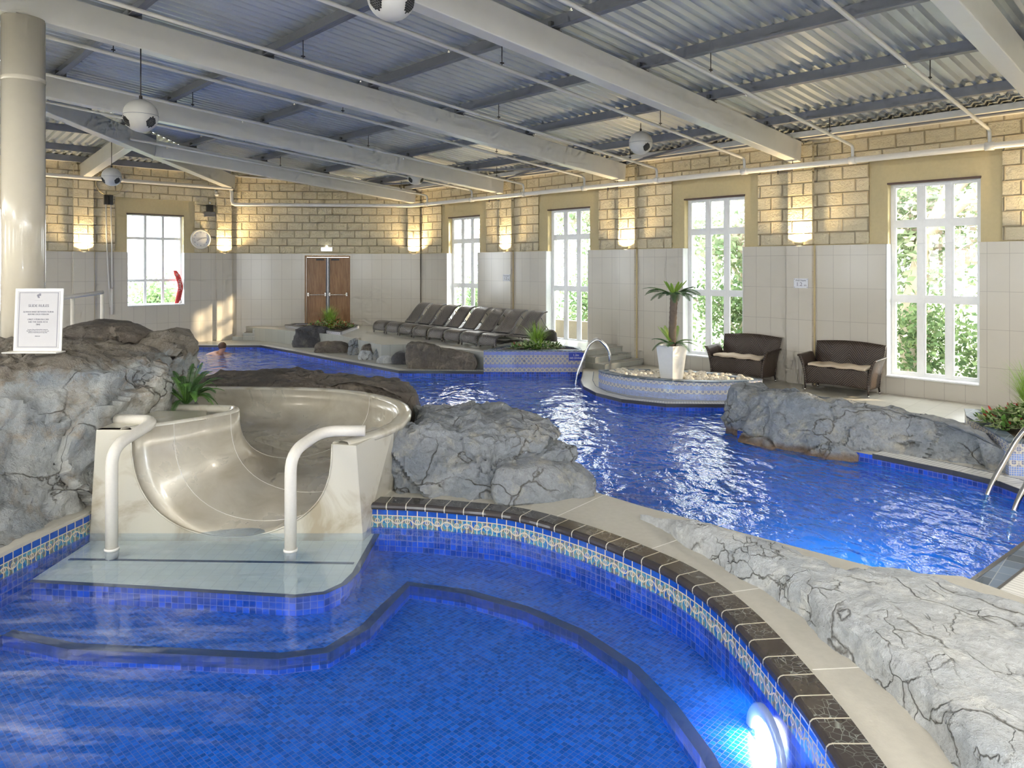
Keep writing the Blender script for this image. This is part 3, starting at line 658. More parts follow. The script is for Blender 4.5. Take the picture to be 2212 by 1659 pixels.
# coping: pale grip tiles, thin dark line, along the visible edges
def coping(path, name, label, wdt=.24, side=1, zt=.012, mat='white_coping'):
    mb = MB(); sweep(mb, path, [(0, -.03), (0, zt-.004), (0.0, zt), (side*wdt, zt), (side*wdt, -.01)]); c = mb.build(name, mat, recalc=True)
    mb = MB(); sweep(mb, path, [(side*-.004, -.04), (side*-.004, zt+.002), (side*.010, zt+.002)]); mb.build('dark_edge_tile', 'dark_edge', c)
    mb = MB(); sweep(mb, path, [(side*(wdt-.0), zt+.001), (side*(wdt+.014), zt+.001), (side*(wdt+.014), -.01)]); mb.build('dark_border', 'blue_slate', c)
    return tag(c, label, 'pool coping')
coping([POOL[i] for i in (31, 32, 0, 1, 2, 3)], 'pool_coping', 'pale coping along the far edge of the pool below the loungers')
coping([POOL[i] for i in (4, 5, 6, 7, 8, 9, 10)], 'pool_coping', 'pale coping curving in front of the round tiled planter', .22)
coping([POOL[i] for i in (13, 14, 15, 16, 17)], 'pool_coping', 'white ribbed coping in front of the long grey rock', .27)
pth = [POOL[i] for i in (17, 18, 19)]
mb = MB(); sweep(mb, pth, [(0, -.04), (0, .012), (.03, .012)]); c = mb.build('pool_coping', 'dark_edge'); tag(c, 'white ribbed coping with slate border at the right edge in front of the pool corner', 'pool coping')
mb = MB(); sweep(mb, pth, [(.03, .010), (.17, .010)]); mb.build('slate_strip', 'blue_slate', c)
mb = MB(); sweep(mb, pth, [(.17, .013), (.19, .013)]); mb.build('dark_line', 'dark_edge', c)
mb = MB(); sweep(mb, pth, [(.19, .012), (.62, .012)]); mb.build('ribbed_grating', 'white_coping', c)
mb = MB(); sweep(mb, pth, [(.62, .010), (.85, .010)]); mb.build('slate_strip', 'blue_slate', c)
# drain curve in the deck below the right window
arc = [(5.0, 12.0), (5.35, 11.75), (5.75, 11.1), (6.0, 10.4), (6.1, 9.7)]
arc = [(p.x, p.y) for p in spline([(x, y, 0) for x, y in arc], 5)]
mb = MB(); sweep(mb, arc, [(-.07, .004), (.07, .004)]); c = tag(mb.build('drain_channel', 'white_coping'), 'curved white drain strip in the floor below the right window', 'drain')
for s_ in (-1, 1): mb = MB(); sweep(mb, arc, [(s_*.07, .005), (s_*.13, .005)]); mb.build('slate_border', 'blue_slate', c)
# ---- spa surround (0.10 above the deck) and basin
SZ = .10; SW = -.085
OUT = [(-1.20, 8.0), (-.98, 7.86), (.28, 7.33), (.64, 6.88), (1.13, 6.34), (1.88, 5.64), (2.60, 4.98), (3.05, 4.9), (3.7, 3.8), (3.7, -1.5), (-5.6, -1.5), (-5.6, 8.0)]
mb = MB(); mb.prism(OUT, -.02, SZ, holes=[SPH], bottom=False)
so = struct(mb.build('trim_1', 'cream_stone', recalc=False)); so['label'] = 'cream stone slabs around the round spa pool'
mb = MB()                                                            # joints between the cream slabs
pj = inset(SP, False, 0)
for i in range(3, len(SP)-1, 9):
    a = Vector((*SP[i], 0)); tn = (Vector((*SP[min(i+1, len(SP)-1)], 0))-a).normalized(); nr = Vector((tn.y, -tn.x, 0)); nr = -nr if nr.dot(a-Vector((-1.2, 3.5, 0))) < 0 else nr
    if a.x > -.6: mb.beam(a+nr*.2+Vector((0, 0, SZ+.0005)), a+nr*1.1+Vector((0, 0, SZ+.0005)), .006, .002)
mb.build('slab_joint', 'pipe_white', so)
sd = 1 if (lambda: inset(SP, False, .1))()[10][0] > SP[10][0] and False else 0
tst = inset(SP, False, .1); cen = Vector((-1.2, 3.5)); SGN = 1 if (Vector(tst[20])-cen).length > (Vector(SP[20])-cen).length else -1
RP = SP[:len(SP)-7]
mb = MB(); sweep(mb, RP, [(SGN*-.018, SZ-.030), (SGN*-.024, SZ-.012), (SGN*-.022, SZ+.008), (SGN*-.010, SZ+.020), (SGN*.006, SZ+.024), (SGN*.165, SZ+.024), (SGN*.170, SZ)])
tag(mb.build('spa_coping', 'coping_dark'), 'black glazed bullnose coping tiles round the near spa pool', 'pool coping')
mb = MB(); sweep(mb, SP+[(-3.62, 6.32)], [(SGN*-.006, SZ-.19), (SGN*-.006, SZ-.024)]); struct(mb.build('trim_2', 'spa_band'))['label'] = 'band of cobalt and patterned tiles along the waterline of the spa'
mb = MB(); mb.prism(SPC, -.85, SZ-.189, top=False, bottom=False); struct(mb.build('wall_spa', 'wall_mosaic'))
INN = [(-3.45, 4.9), (-2.9, 4.72), (-2.17, 4.66), (-1.5, 4.60), (-1.18, 4.68), (-.98, 5.0), (-.90, 5.3), (-.80, 5.66), (-.37, 5.52), (.08, 5.25), (.45, 4.91), (.72, 4.5), (.87, 4.1), (.96, 3.7), (1.0, 3.2), (.9, 2.4), (.3, 1.7), (-1, 1.3), (-2.6, 1.8), (-3.3, 2.8), (-3.5, 3.8)]
mb = MB(); mb.prism(SPC, -.32, -.30, holes=[INN], bottom=False, sides=False); struct(mb.build('floor_spa_bench', 'spa_mosaic', recalc=False))
mb = MB(); mb.prism(INN, -.40, -.30, top=False, bottom=False); struct(mb.build('wall_spa_step', 'wall_mosaic'))
mb = MB(); mb.prism(INN, -.41, -.40, bottom=False, sides=False); struct(mb.build('floor_spa', 'spa_mosaic', recalc=False))
mb = MB(); sweep(mb, INN+[INN[0]], [(.075, -.297), (0, -.297), (0, -.37)]); 
ed = struct(mb.build('trim_3', 'dark_edge')); ed['label'] = 'dark tile line on the edge of the underwater spa step'
mb = MB(); mb.prism(SPC, SW-.01, SW, bottom=False, sides=False); tag(mb.build('spa_water', 'spa_water', recalc=False), 'vivid blue water of the round spa pool in the foreground', 'water', kind='stuff')
# submerged landing at the slide mouth
LAND = [(-3.6, 6.6), (-3.6, 5.42), (-2.9, 5.34), (-1.55, 5.17), (-1.36, 5.22), (-1.26, 5.36), (-1.22, 5.55), (-1.20, 6.6)]
mb = MB(); mb.prism(LAND, -.20, -.15, bottom=False, sides=False); ls = tag(mb.build('landing_step', 'cream_tile', recalc=False), 'pale submerged landing step under the mouth of the slide', 'step')
mb = MB(); mb.prism(LAND, -.31, -.151, bottom=False, top=False); mb.build('blue_riser', 'wall_mosaic', ls)
mb = MB(); sweep(mb, LAND[1:], [(.006, -.155), (.006, -.1485), (-.045, -.1485)]); mb.build('dark_nosing', 'dark_edge', ls)
mb = MB(); mb.beam((-3.55, 5.80, -.148), (-1.25, 5.72, -.148), .03, .004); mb.build('dark_line', 'dark_edge', ls)
# underwater lamp in the spa wall
def wall_lamp(p, nrm, label, r=.15, power=60, glow=True, name='underwater_light', color=(.80, .70, 1)):
    nrm = Vector(nrm).normalized(); x = UP.cross(nrm).normalized(); rot = Matrix((x, UP, nrm)).transposed(); p = Vector(p)
    t_ = thing(name, label, 'light', p)
    def disc(mb, prof):
        rows = [[p+rot@Vector((rr*math.cos(a*math.pi/16), rr*math.sin(a*math.pi/16), zz)) for a in range(32)] for rr, zz in prof]; mb.grid(rows, closed=True)
    mb = MB(); disc(mb, [(r, 0), (r, .02), (r*.93, .035), (r*.72, .03), (r*.68, .015), (r*.66, .0)]); mb.build('housing_ring', 'lens_ring', t_)
    mb = MB(); disc(mb, [(r*.66, .012), (r*.4, .03), (.001, .036)]); mb.build('lens', 'pool_lens', t_)
    l = bpy.data.lights.new('underwater_light', 'AREA'); l.shape = 'DISK'; l.size = r*1.2; l.energy = power; l.color = color; o = bpy.data.objects.new('underwater_light_source', l); COL.objects.link(o)
    o.location = p+nrm*.05; o.rotation_euler = nrm.to_track_quat('-Z', 'Z').to_euler(); return t_
i = min(range(len(SP)), key=lambda i: abs(SP[i][1]-3.72)+(9 if SP[i][0] < 0 else 0)); lp = SP[i]
wall_lamp((lp[0]-.03, lp[1]+.02, -.315), (-.985, -.10, 0), 'bright round underwater lamp in the wall of the spa', .21, 22)
wall_lamp((-3.76, 2.8, -.25), (1, 0, 0), 'underwater lamp in the spa wall out of view on the left', .12, 45, color=(.78, .88, 1))
wall_lamp((-1.2, .82, -.25), (0, 1, 0), 'underwater lamp in the spa wall below the camera', .12, 60, color=(.78, .88, 1))
for p, nrm, w_ in (((-9.75, 15.5), (1, 0), 'far left wall'), ((-8.9, 12.6), (.8, .5), 'left wall behind the big rock'), ((-2.9, 9.95), (0, 1), 'wall below the slide rocks'), ((-.3, 7.68), (.4, 1), 'wall below the bulky grey rock'), ((2.25, 5.32), (.7, .7), 'wall below the flat rock'), ((3.5, 5.36), (-.6, .8), 'near right corner'))[:5]:
    nv = Vector((*nrm, 0)).normalized(); wall_lamp((p[0]+nv.x*.02, p[1]+nv.y*.02, -.72), nv, 'underwater lamp of the large pool set in the '+w_, .12, 38, color=(.75, .85, 1))
# ================================================================ TERRACE, STEPS, PLANTERS
TZ = .38
def pt2(v): return (v.x, v.y)
TERR = [(-7.66, 21.45), (-4.55, 19.10), (-3.03, 16.75), (-2.30, 16.90), (-.60, 15.36), (-.57, 15.10), (1.47, 15.10), (1.50, 15.55), pt2(R(7.15, 1.42)), pt2(R(7.15, .06)), pt2(R(TBC-.1, .06)), pt2(FB(LB-.3, 0, .07))]
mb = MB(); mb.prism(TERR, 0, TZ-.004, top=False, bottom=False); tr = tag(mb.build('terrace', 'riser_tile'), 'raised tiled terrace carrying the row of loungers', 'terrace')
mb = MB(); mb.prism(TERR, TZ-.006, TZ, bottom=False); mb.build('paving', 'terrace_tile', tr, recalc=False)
st = thing('steps', 'three grey tiled steps beside the chrome ladder up to the lounger terrace', 'steps', R(6.9, .7))
for a, b, z in ((6.60, 7.15, .127), (6.87, 7.15, .253), (7.12, 7.18, .375)):
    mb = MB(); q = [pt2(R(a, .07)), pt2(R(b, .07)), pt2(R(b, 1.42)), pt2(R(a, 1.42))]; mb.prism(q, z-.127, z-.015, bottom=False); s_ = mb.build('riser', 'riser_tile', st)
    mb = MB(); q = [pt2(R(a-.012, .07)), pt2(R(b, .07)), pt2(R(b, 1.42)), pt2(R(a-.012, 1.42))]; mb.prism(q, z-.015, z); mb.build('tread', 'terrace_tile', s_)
    mb = MB(); mb.beam(R(a, .08, z-.005), R(a, 1.42, z-.005), .02, .016); mb.build('nosing', 'dark_edge', s_)
st = thing('steps', 'tiled steps on the far side left of the flower planter near the door', 'steps', (-7.4, 21.4, 0))
for i, (x0, z) in enumerate(((-8.28, .12), (-7.97, .23), (-7.68, .345))):
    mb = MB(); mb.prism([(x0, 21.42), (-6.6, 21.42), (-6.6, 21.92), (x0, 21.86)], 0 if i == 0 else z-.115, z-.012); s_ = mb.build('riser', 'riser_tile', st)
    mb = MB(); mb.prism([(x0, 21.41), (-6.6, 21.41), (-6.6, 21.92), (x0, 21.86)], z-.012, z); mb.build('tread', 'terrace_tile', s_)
def planter(name, label, poly, z0, z1, mat, rimw=.14, soil=-.04, rim='blue_slate', fill='soil', cat='planter'):
    o = thing(name, label, cat, (poly[0][0], poly[0][1], z0))
    ar = sum(poly[i-1][0]*poly[i][1]-poly[i][0]*poly[i-1][1] for i in range(len(poly))); s_ = 1 if ar > 0 else -1
    inn = [pt2(p) for p in inset(poly, True, s_*rimw)]
    mb = MB(); mb.prism(poly, z0, z1-.02, top=False, bottom=False); mb.prism(inn, z0, z1-.02, top=False, bottom=False); mb.build('tiled_wall', mat, o, recalc=False)
    ou = [pt2(p) for p in inset(poly, True, -s_*.008)]
    mb = MB(); mb.prism(ou, z1-.02, z1, holes=[inn]); mb.build('rim', rim, o, recalc=False)
    mb = MB(); mb.prism(inn, z1+soil-.01, z1+soil, bottom=False, sides=False); mb.build('planting_bed', fill, o, recalc=False)
    return o, inn
planter('planter', 'tiled corner planter with red and green flowers in front of the wooden door', [(-6.70, 21.38), (-4.53, 19.10), (-4.49, 21.25), (-5.1, 21.88), (-6.55, 21.88)], .0, .476, 'lattice_striped', .16, rim='dark_edge')
box, _ = planter('planter', 'long mosaic tiled planter wall at the pool edge with the blue depth plate', [(-.59, 15.06), (1.46, 15.06), (1.46, 15.62), (1.2, 16.0), (-.1, 16.0)], WZ-.05, .45, 'lattice_dark', .13)
mb = MB(); rf = face_rot(Vector((0, -1, 0))); mb.box((1.35-.0, 15.045, .32), (.34, .012, .16)); dp = tag(mb.build('depth_sign', 'blue_plate'), 'small blue no diving plate on the mosaic planter behind the ladder', 'sign')
dp.name = 'depth_sign'
text('1.2m', .062, (1.33, 15.036, .352), rf, 'white_ink', dp); text('NO DIVING', .05, (1.33, 15.036, .288), rf, 'white_ink', dp)
RPL = [(1.58, 13.2), (1.66, 12.85), (1.95, 12.42), (2.35, 12.12), (2.8, 11.92), (3.3, 11.84), (3.8, 11.92), (4.19, 12.1), (3.62, 12.85), (3.0, 13.2), (2.3, 13.32)]
RPLs = [pt2(p) for p in spline([(x, y, 0) for x, y in RPL[:7]], 5)]+[RPL[7]]+RPL[8:]
planter('planter', 'round fronted pale mosaic planter holding the potted palm and white pebbles', RPLs, 0, .31, 'lattice_pale', .17, soil=-.05, fill='pebble')
mb = MB()
for i in range(300):
    while True:
        x, y = random.uniform(1.7, 4.1), random.uniform(11.9, 13.3)
        d = min((Vector((x, y))-Vector(p)).length for p in RPLs); ins = sum(1 for a in range(len(RPLs)) if ((RPLs[a-1][1] > y) != (RPLs[a][1] > y)) and x < (RPLs[a][0]-RPLs[a-1][0])*(y-RPLs[a-1][1])/(RPLs[a][1]-RPLs[a-1][1])+RPLs[a-1][0]) % 2
        if ins and d > .2 and (Vector((x, y))-Vector((2.72, 12.33))).length > .26: break
    r = random.uniform(.03, .06); mb.sphere((x, y, .27+r*.4+random.random()*.01), r, 7, 5, random.uniform(.7, 1.2), random.uniform(.7, 1.2), random.uniform(.5, .9))
tag(mb.build('pebbles', 'pebble'), 'white pebbles filling the round tiled planter around the palm pot', 'pebbles', kind='stuff')
planter('planter', 'tiled planter at the right edge holding tall grass and white edged leaves', [(5.22, 7.60), (6.9, 7.3), (7.1, 9.0), (5.85, 9.35), (5.6, 8.9)], 0, .36, 'lattice_pale', .22)

# ================================================================ ROCKS
def rock(label, pairs, zb, mat, seed=0, hc=None, amp=.06, fac=.10, n=150, ntop=26, nside=22, name='rock', bulge=.04, cat='rock', strata=0, fs=2.2):
    "pairs: (base x, base y, top x, top y, top z) going round the rock"
    B = spline([(p[0], p[1], 0) for p in pairs], 6, True); T = spline([(p[2], p[3], p[4]) for p in pairs], 6, True)
    def resample(L):
        L = L+[L[0]]; acc = [0]
        for i in range(1, len(L)): acc.append(acc[-1]+1)
        out = []
        for k in range(n):
            s_ = acc[-1]*k/n; i = int(s_); f = s_-i; out.append(L[i].lerp(L[i+1], f))
        return out
    B = resample(B); T = resample(T); c = sum(T, Vector())/n; c.z = hc if hc else c.z
    rows = []; off = Vector((seed*7.3, seed*3.1, seed*1.7))
    for j in range(ntop+1):
        k_ = j/ntop; row = []
        for i in range(n):
            p = c.lerp(T[i], k_); p.z = c.z+(T[i].z-c.z)*k_**2 - .06*max(0, k_-.85)/.15*.5; row.append(p)
        rows.append(row)
    for j in range(1, nside+1):
        v = j/nside; row = []
        for i in range(n):
            t_, b_ = T[i], Vector((B[i].x, B[i].y, zb)); p = t_.lerp(b_, v); d = Vector((b_.x-c.x, b_.y-c.y, 0)).normalized(); p += d*bulge*math.sin(v*math.pi); p.z = t_.z-.03+(zb-t_.z+.03)*v
            row.append(p)
        rows.append(row)
    # displacement along the rough normal
    def nrm(j, i):
        a = rows[min(j+1, len(rows)-1)][i]-rows[max(j-1, 0)][i]; b = rows[j][(i+1) % n]-rows[j][i-1]; x = a.cross(b)
        return x.normalized() if x.length > 1e-9 else Vector((0, 0, 1))
    out = []
    for j in range(len(rows)):
        row = []
        for i in range(n):
            p = rows[j][i]; q = p+off; N_ = nrm(j, i) if j > 1 else Vector((0, 0, 1))
            if N_.dot((p-c)) < -1e-4 and j > ntop: N_ = -N_
            if j <= ntop and N_.z < 0: N_ = -N_
            side = 1 if j > ntop else .35+.65*(j/ntop)**4
            d = noise.fractal(q*1.5, .6, 2.1, 4)*amp*1.4
            wq = q+Vector((noise.noise(q*2.1), noise.noise(q*2.1+Vector((9, 0, 0))), noise.noise(q*2.1+Vector((0, 9, 0)))))*.28
            for fs_, fm, cr in ((fs*.62, 1.25, .10), (fs*1.5, .5, .14), (fs*3.4, .20, .10)):
                qq = Vector((wq.x, wq.y, wq.z*1.35))*fs_; ds, ps = noise.voronoi(qq); cp = ps[0]; h_ = noise.cell_vector(cp*13.7)
                e = ds[1]-ds[0]; sm_ = min(1, e*5)
                d += fac*fm*side*((h_.x-.5)*.6*sm_+(qq-cp).dot(h_-Vector((.5, .5, .5)))*1.1)
                d -= fac*fm*side*cr*math.exp(-e*30)
            rd = 1-abs(noise.noise(q*3.3))*2; d -= fac*.22*side*max(0, rd-.72)
            if strata: d += strata*side*(abs(((q.z*5+noise.noise(q*1.2)*.8) % 1)-.5)-.25)
            d += noise.turbulence(q*7, 4, False)*amp*.30
            ed = 1 if j < len(rows)-1 else .3
            row.append(p+N_*d*ed)
        out.append(row)
    if fac: pass
    cz = sum((p for p in out[0]), Vector())/n; out[0] = [cz]*n
    mb = MB(); mb.grid(out, closed=True)
    o = mb.build(name, mat); 
    for p_ in o.data.polygons: p_.use_smooth = True
    try: o.data.set_sharp_from_angle(angle=math.radians(48))
    except Exception: pass
    return tag(o, label, cat)
rock('large grey artificial rock mass left of the slide with the rules sign on top', [(-3.66, 6.15, -3.74, 6.62, 1.30), (-3.76, 5.6, -4.2, 6.4, 1.36), (-3.84, 5.0, -4.7, 6.1, 1.36), (-4.4, 4.4, -5.3, 5.8, 1.34), (-6, 4.4, -6.4, 5.9, 1.3), (-8, 6, -7.8, 6.3, 1.3), (-8, 8.4, -7.8, 8.0, 1.38), (-6.2, 8.3, -6.2, 7.9, 1.40), (-5.2, 8.2, -5.2, 8.0, 1.42), (-4.6, 8.9, -4.6, 8.6, 1.42), (-3.9, 8.9, -3.85, 8.5, 1.36), (-3.72, 7.9, -3.62, 7.9, 1.30), (-3.62, 7.3, -3.40, 7.25, 1.32), (-3.60, 6.8, -3.52, 6.85, 1.30)],
     .0, 'rock_left', 3, 1.40, .06, .165, 240, 34, 44, fs=1.15, strata=.05)
rock('low flat rock slab stacked on the back of the large left rock', [(-5.05, 8.1, -5.05, 8.1, 1.52), (-4.5, 8.1, -4.55, 8.1, 1.50), (-4.25, 8.3, -4.3, 8.3, 1.45), (-4.3, 8.8, -4.35, 8.75, 1.46), (-4.9, 8.9, -4.9, 8.8, 1.56), (-5.3, 8.8, -5.3, 8.7, 1.52)], 1.36, 'rock_brown', 5, 1.52, .02, .06, 90, 12, 8)
rock('low brown rock ridge behind the rim of the slide', [(-4.3, 8.86, -4.3, 8.95, .68), (-3.4, 8.84, -3.4, 8.92, .74), (-2.4, 8.80, -2.4, 8.9, .76), (-1.8, 8.72, -1.8, 8.85, .74), (-1.15, 8.3, -1.2, 8.5, .66), (-1.1, 8.9, -1.2, 8.85, .68), (-1.35, 9.75, -1.42, 9.6, .72), (-2.2, 9.85, -2.2, 9.7, .76), (-3.2, 9.85, -3.2, 9.75, .80), (-4.1, 9.9, -4.1, 9.7, .74), (-4.6, 9.5, -4.6, 9.4, .6)], -.2, 'rock_brown', 8, .80, .05, .09, 170, 24, 14, fs=1.6)
rock('bulky grey rock between the slide and the large pool', [(-1.10, 6.72, -1.08, 6.92, .60), (-.80, 6.58, -.85, 6.95, .66), (-.38, 6.42, -.45, 6.85, .66), (-.12, 6.43, -.2, 6.75, .64), (.08, 6.62, .10, 6.85, .64), (.30, 6.72, .36, 6.92, .64), (.42, 6.9, .50, 7.08, .60), (.44, 7.2, .50, 7.35, .60), (.38, 7.5, .42, 7.65, .64), (.05, 8.1, .02, 8.05, .66), (-.5, 8.4, -.5, 8.2, .68), (-1.1, 8.5, -1.05, 8.3, .64), (-1.06, 7.7, -1.0, 7.7, .64), (-1.02, 7.2, -1.0, 7.2, .62)],
     .09, 'rock_grey', 12, .68, .06, .19, 220, 26, 36, bulge=.03, fs=1.7)
rock('low rock ledge beside the bulky grey rock at the pool edge', [(-.15, 6.40, -.12, 6.50, .36), (.25, 6.42, .22, 6.54, .35), (.56, 6.52, .54, 6.62, .31), (.76, 6.66, .73, 6.76, .27), (.78, 6.92, .74, 6.94, .27), (.58, 7.2, .52, 7.15, .33), (0, 7.1, 0, 7.05, .42)], .09, 'rock_grey', 31, .38, .03, .06, 120, 14, 14, bulge=.03, fs=3)
# long rock on the right of the pool with an orange tide mark
k = NT('rock_stained'); src = M['rock_grey'].node_tree
M['rock_stained'] = M['rock_grey'].copy(); t_ = M['rock_stained'].node_tree; pr = [x for x in t_.nodes if x.type == 'BSDF_PRINCIPLED'][0]
old = pr.inputs['Base Color'].links[0].from_socket
tc = t_.nodes.new('ShaderNodeTexCoord'); sx = t_.nodes.new('ShaderNodeSeparateXYZ'); t_.links.new(tc.outputs['Object'], sx.inputs[0])
nz = t_.nodes.new('ShaderNodeTexNoise'); nz.inputs['Scale'].default_value = 5; t_.links.new(tc.outputs['Object'], nz.inputs['Vector'])
m1 = t_.nodes.new('ShaderNodeMath'); m1.operation = 'MULTIPLY_ADD'; t_.links.new(nz.outputs['Fac'], m1.inputs[0]); m1.inputs[1].default_value = -.12; t_.links.new(sx.outputs[2], m1.inputs[2])
m2 = t_.nodes.new('ShaderNodeMapRange'); t_.links.new(m1.outputs[0], m2.inputs[0]); m2.inputs[1].default_value = -.13; m2.inputs[2].default_value = -.06; m2.inputs[3].default_value = .85; m2.inputs[4].default_value = 0
mx = t_.nodes.new('ShaderNodeMix'); mx.data_type = 'RGBA'; t_.links.new(m2.outputs[0], mx.inputs[0]); t_.links.new(old, mx.inputs[6]); mx.inputs[7].default_value = (.20, .12, .06, 1); t_.links.new(mx.outputs[2], pr.inputs['Base Color'])
rock('long grey rock with an orange tide mark along the right side of the pool', [(3.05, 9.62, 3.16, 9.95, .47), (3.33, 9.12, 3.42, 9.5, .50), (3.64, 8.80, 3.76, 9.15, .47), (3.96, 8.50, 4.1, 8.9, .44), (4.36, 8.48, 4.42, 8.66, .42), (4.80, 8.18, 4.84, 8.34, .38), (5.17, 7.90, 5.17, 8.02, .34), (5.36, 7.66, 5.34, 7.74, .25), (5.52, 7.86, 5.46, 7.95, .30), (5.40, 8.35, 5.3, 8.35, .40), (4.95, 8.9, 4.85, 8.85, .42), (4.4, 9.5, 4.3, 9.4, .46), (3.9, 10.2, 3.8, 10.0, .50), (3.4, 10.5, 3.4, 10.3, .52), (3.05, 10.3, 3.1, 10.2, .50)],
     -.16, 'rock_stained', 21, .50, .05, .13, 300, 20, 36, bulge=.02, fs=2.0)
rock('wide flat pale rock in the right foreground between spa and pool', [(1.0, 6.0, 1.06, 6.02, .17), (1.22, 5.5, 1.27, 5.55, .22), (1.45, 4.98, 1.51, 5.03, .25), (1.64, 4.47, 1.71, 4.52, .27), (1.73, 4.03, 1.80, 4.06, .27), (1.78, 3.66, 1.86, 3.68, .27), (1.80, 3.25, 1.89, 3.27, .26), (1.9, 2.7, 2.0, 2.75, .26), (2.6, 2.2, 2.7, 2.3, .26), (3.6, 2.6, 3.5, 2.7, .24), (3.8, 3.5, 3.65, 3.55, .22), (3.2, 4.15, 3.05, 4.15, .20), (2.85, 4.62, 2.80, 4.55, .20), (2.55, 4.78, 2.48, 4.72, .22), (2.32, 4.84, 2.28, 4.76, .21), (2.12, 4.86, 2.08, 4.78, .18), (1.9, 5.3, 1.85, 5.2, .21), (1.55, 5.65, 1.5, 5.55, .19), (1.25, 6.0, 1.22, 5.92, .17)],
     .0, 'rock_light', 41, .32, .022, .035, 320, 60, 14, bulge=-.02, fs=2.6, name='flat_rock')
def small(label, x0, x1, d, ztop, dep, mat, seed, z0=0, fac=.05, hx=0, cat='rock'):
    a, b = (x0-CX)/F*d, (x1-CX)/F*d; m = (a+b)/2; w_ = .05
    return rock(label, [(a, d+.05, a+w_*.5, d+.1, ztop*.92), (m, d, m+hx, d+.08, ztop), (b, d+.05, b-w_, d+.1, ztop*.9), (b, d+dep*.8, b-w_, d+dep*.8, ztop*.92), (m, d+dep, m, d+dep*.9, ztop), (a, d+dep*.8, a+w_, d+dep*.8, ztop*.95)], z0, mat, seed, ztop+.01, .02, fac, 84, 10, 12, bulge=.03, cat=cat, fs=3.5)
small('rounded dark boulder against the tiled flower planter', 633, 706, 19.55, .56, .55, 'rock_dark', 51, fac=.09)
small('low flat topped brown block right of the dark boulder', 681, 748, 18.35, .27, .4, 'rock_brown', 52)
small('upright pale slab at the left of the small rock cluster', 752, 776, 17.9, .38, .3, 'rock_grey', 53)
small('brown boulder behind the pale stones of the small rock cluster', 778, 812, 17.15, .34, .25, 'rock_brown', 54)
small('small white and grey stone at the front of the rock cluster', 774, 804, 16.95, .20, .2, 'rock_light', 55)
small('round grey stone at the right of the small rock cluster', 804, 826, 16.85, .27, .2, 'rock_grey', 56)
small('striped flat pale stone between the rock cluster and the dark block', 816, 848, 16.35, .15, .25, 'rock_light', 57)
small('dark low block touching the largest terrace rock', 848, 884, 16.2, .26, .35, 'rock_dark', 58)
rock('largest rock on the terrace edge, tall on the left with a low right shoulder', [(-2.26, 15.60, -2.24, 15.70, .52), (-1.95, 15.5, -1.95, 15.6, .55), (-1.60, 15.42, -1.64, 15.52, .53), (-1.36, 15.36, -1.42, 15.46, .38), (-1.0, 15.26, -1.0, 15.34, .37), (-.80, 15.26, -.83, 15.32, .34), (-.80, 15.42, -.84, 15.42, .34), (-1.3, 15.75, -1.32, 15.68, .38), (-1.66, 16.0, -1.70, 15.92, .53), (-2.2, 16.2, -2.2, 16.1, .52)], 0, 'rock_brown', 59, .44, .03, .05, 160, 16, 22, fs=2.8)

# ================================================================ SLIDE
SLD = thing('water_slide', 'cream fibreglass water slide curving down between the rocks into the spa', 'slide', (-2.4, 6.2, -.1))
st_ = []                                                             # (inner rim, outer rim, bottom z)
for x in (-5.2, -4.4, -3.6): st_.append((Vector((x, 7.32, .80)), Vector((x, 8.70, .72)), .30-.02*(x+5)))
for f in range(90, -1, -9):
    a = math.radians(f); q = f/90
    st_.append((Vector((-2.78+.14*math.cos(a), 7.06+.14*math.sin(a)-.1*(1-q), .80)), Vector((-2.78+1.64*math.cos(a), 7.12+1.56*math.sin(a), .715)), .12+.14*q))
for I_, O_, zb in (((-2.66, 6.84, .80), (-1.17, 6.85, .70), .06), ((-2.82, 6.62, .80), (-1.27, 6.6, .69), .0), ((-3.00, 6.42, .80), (-1.38, 6.42, .685), -.06), ((-3.14, 6.30, .80), (-1.46, 6.30, .68), -.09), ((-3.26, 6.20, .80), (-1.54, 6.20, .68), -.12)):
    st_.append((Vector(I_), Vector(O_), zb))
NP = 28
def prof(I_, O_, zb):
    out = []
    for k_ in range(NP+1):
        th = math.pi*k_/NP; f = (1-math.cos(th))/2; p = I_.lerp(O_, f); p.z = p.z-(p.z-zb)*math.sin(th)**.72; out.append(p)
    return out
rows = [prof(*s_) for s_ in st_]
mb = MB(); mb.grid(rows, uv=lambda a, b: (a*.1, b*.1)); tro = mb.build('trough', 'slide_inner', SLD)
sm = tro.modifiers.new('thick', 'SOLIDIFY'); sm.thickness = .012; sm.offset = 1
def lip(side, w_, drop, mat, name):
    rr = []
    for I_, O_, zb in st_:
        d = (O_-I_); d.z = 0; d.normalize(); d = d if side else -d; p = O_ if side else I_; ww = w_
        rr.append([p+Vector((0, 0, -.03)), p+Vector((0, 0, .004)), p+d*.015+Vector((0, 0, .02)), p+d*ww*.5+Vector((0, 0, .026)), p+d*ww+Vector((0, 0, .014)), p+d*(ww+.012)+Vector((0, 0, -.01)), p+d*(ww+.008)+Vector((0, 0, -.04)), p+d*(ww*.7)+Vector((0, 0, -.05)), p+d*(ww*.6)+Vector((0, 0, -drop))])
    mb = MB(); mb.grid(rr); return mb.build(name, mat, SLD)
lip(True, .13, .66, 'slide_gel', 'outer_rim')
lip(False, .09, .5, 'slide_gel', 'inner_rim')
pf = rows[-1]; front = [Vector((-3.62, 6.2, -.16)), Vector((-3.56, 6.2, .80))]+[Vector((p.x, 6.2, p.z)) for p in pf]+[Vector((-1.33, 6.2, .665)), Vector((-1.27, 6.2, -.16))]
fl = [Vector((p.x, p.z, 0)) for p in front]; tri = tessellate_polygon([fl]); mb = MB()
